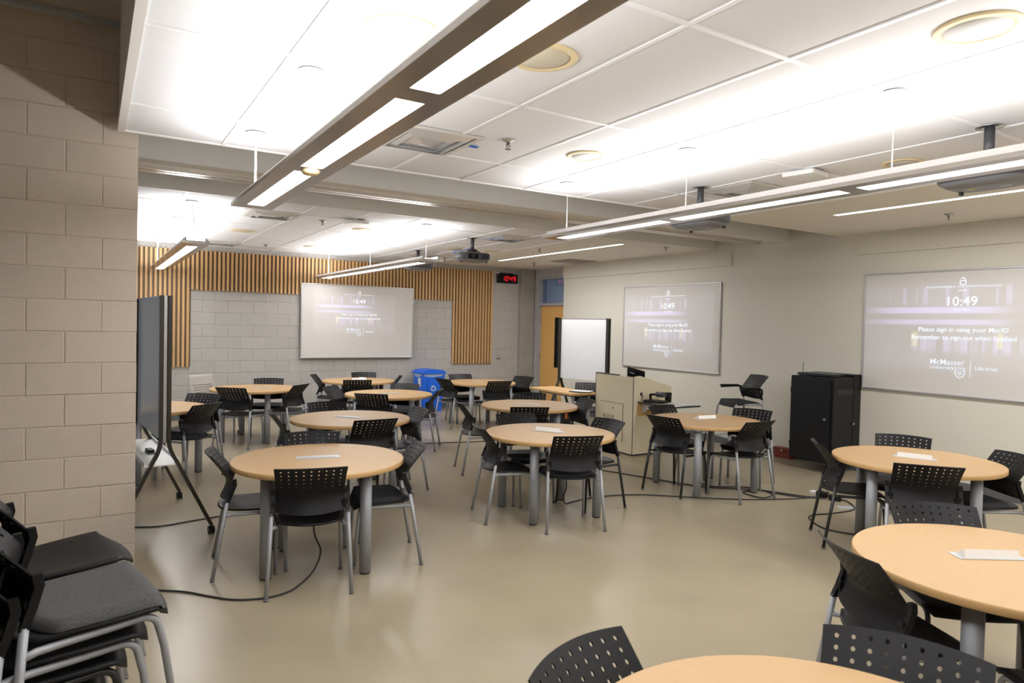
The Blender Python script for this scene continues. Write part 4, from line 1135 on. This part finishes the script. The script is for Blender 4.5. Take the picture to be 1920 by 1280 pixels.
fs = [(j*nn+k, j*nn+(k+1) % nn, (j+1)*nn+(k+1) % nn, (j+1)*nn+k) for j in range(2) for k in range(nn)]
ln.add(vs, fs, True); ln.build('liner', 'liner', bn)
lid = MB(); lid.add(*frus(.262, .212, .262, .212, .712, .735)); lid.prism([(-.255, .735), (-.20, .775), (-.05, .795), (.05, .795), (.20, .775), (.255, .735)], -.205, .205); lid.build('lid', 'blue', bn)
MB().box(-.12, .10, -.1935, -.187, .30, .62).build('front_recess', 'blue', bn)
sym = MB()
for k in range(3):
    a0 = R(90+120*k)
    def P(r_, a): return (r_*math.cos(a), r_*math.sin(a))
    A = a0-R(48); B = a0+R(28); pts = []
    n_ = 5
    for i in range(n_):
        a = A+(B-A)*i/(n_-1); pts.append((P(.052, a), P(.033, a)))
    for (o1, i1), (o2, i2) in zip(pts, pts[1:]): sym.add([(o1[0], -.196, o1[1]), (o2[0], -.196, o2[1]), (i2[0], -.196, i2[1]), (i1[0], -.196, i1[1])], [(0, 1, 2, 3)])
    t1, t2, t3 = P(.064, B), P(.021, B), P(.044, B+R(30)); sym.add([(t1[0], -.196, t1[1]), (t3[0], -.196, t3[1]), (t2[0], -.196, t2[1])], [(0, 1, 2)])
so = sym.build('recycling_symbol', 'white', bn); so.location = (-.01, 0, .44)
st = MB().box(-.001, .001, -.05, .05, -.08, .08).build('sticker', 'paper', bn); st.location = (-.2275, -.05, .55); st.rotation_euler = (0, R(-3.5), 0)

# ================================================================== cables on the floor
def cable(pts, label, r=.006, n=6):
    q = [Vector((v.x, v.y, max(v.z, .0068))) for v in spline(pts, n)]
    MB().tube(q, r, 8).build('floor_cable', 'cable', label=label, cat='cable', group='black cables on the floor')
def fl(*px): return [atz(a, b, .007) for a, b in px]
cable([(1.36, 4.70, .672), aty(588, 985, 4.66), aty(601, 1030, 4.60), aty(592, 1062, 4.48)] + fl((575, 1084), (545, 1107), (500, 1120), (440, 1124), (390, 1117), (345, 1109)) + [(.30, 4.62, .007), (.1, 4.75, .007)], 'black cable hanging from the front-left table and curving over the floor')
cable(fl((225, 989), (253, 988), (300, 986), (360, 976), (415, 967), (470, 960)), 'black cable leaving the left block wall under the rolling whiteboard')
cable(fl((770, 833), (800, 831), (850, 829), (905, 827), (960, 822)), 'black cable crossing the aisle between the bin and lectern tables')
cable([(3.62, 4.98, .672), aty(1062, 905, 4.98), aty(1056, 930, 4.98)] + fl((1062, 944), (1082, 938), (1130, 930), (1200, 927), (1300, 932), (1400, 936), (1500, 934), (1540, 930)), 'long black cable from the front-centre table to the power blocks')
cable(fl((1090, 876), (1105, 878), (1160, 886), (1230, 898), (1290, 908), (1340, 914), (1420, 918), (1450, 924), (1500, 931), (1548, 934)), 'black cable running from the lectern to the power blocks')
cable([(5.55, 5.02, .672), aty(1316, 850, 5.25), aty(1303, 880, 5.2)] + fl((1306, 900), (1320, 908), (1345, 912), (1400, 913), (1440, 922), (1448, 928), (1430, 933), (1400, 926), (1396, 921), (1430, 919), (1500, 929), (1540, 932)), 'looped black cable under the table before the bar stool')
cable(fl((1562, 938), (1585, 938), (1602, 954), (1560, 962), (1525, 965), (1518, 972), (1545, 990), (1600, 1001), (1660, 1006)), 'black cable looping under the left chair of the cabinet table')
for i, (px, py, rz, lab) in enumerate(((1542, 931, 20, 'left black power block on the floor'), (1566, 938, 20, 'right black power block on the floor'))):
    p = atz(px, py, 0); t = thing('power_block', lab, 'power adapter', (p.x, p.y, 0), R(rz))
    MB().box(-.035, .035, -.055, .055, 0, .055, .006).build('block_case', 'cab', t)
    for q in (-.025, .025): MB().box(-.02, .02, q-.012, q+.012, .0552, .057).build('socket', 'glide', t)
p = atz(1528, 929, 0); MB().box(-.03, .03, -.03, .03, 0, .035, .005).build('white_plug', 'white', label='small white plug adapter on the floor cable', cat='plug').location = (p.x+.05, p.y+.05, 0)
p = atz(1577, 949, 0); MB().box(-.08, .08, -.05, .05, 0, .002).build('paper_tag', 'plate', label='flat grey label sheet lying beside the power blocks', cat='paper').matrix_world = Matrix.Translation((p.x, p.y-.05, 0)) @ Matrix.Rotation(R(-30), 4, 'Z')
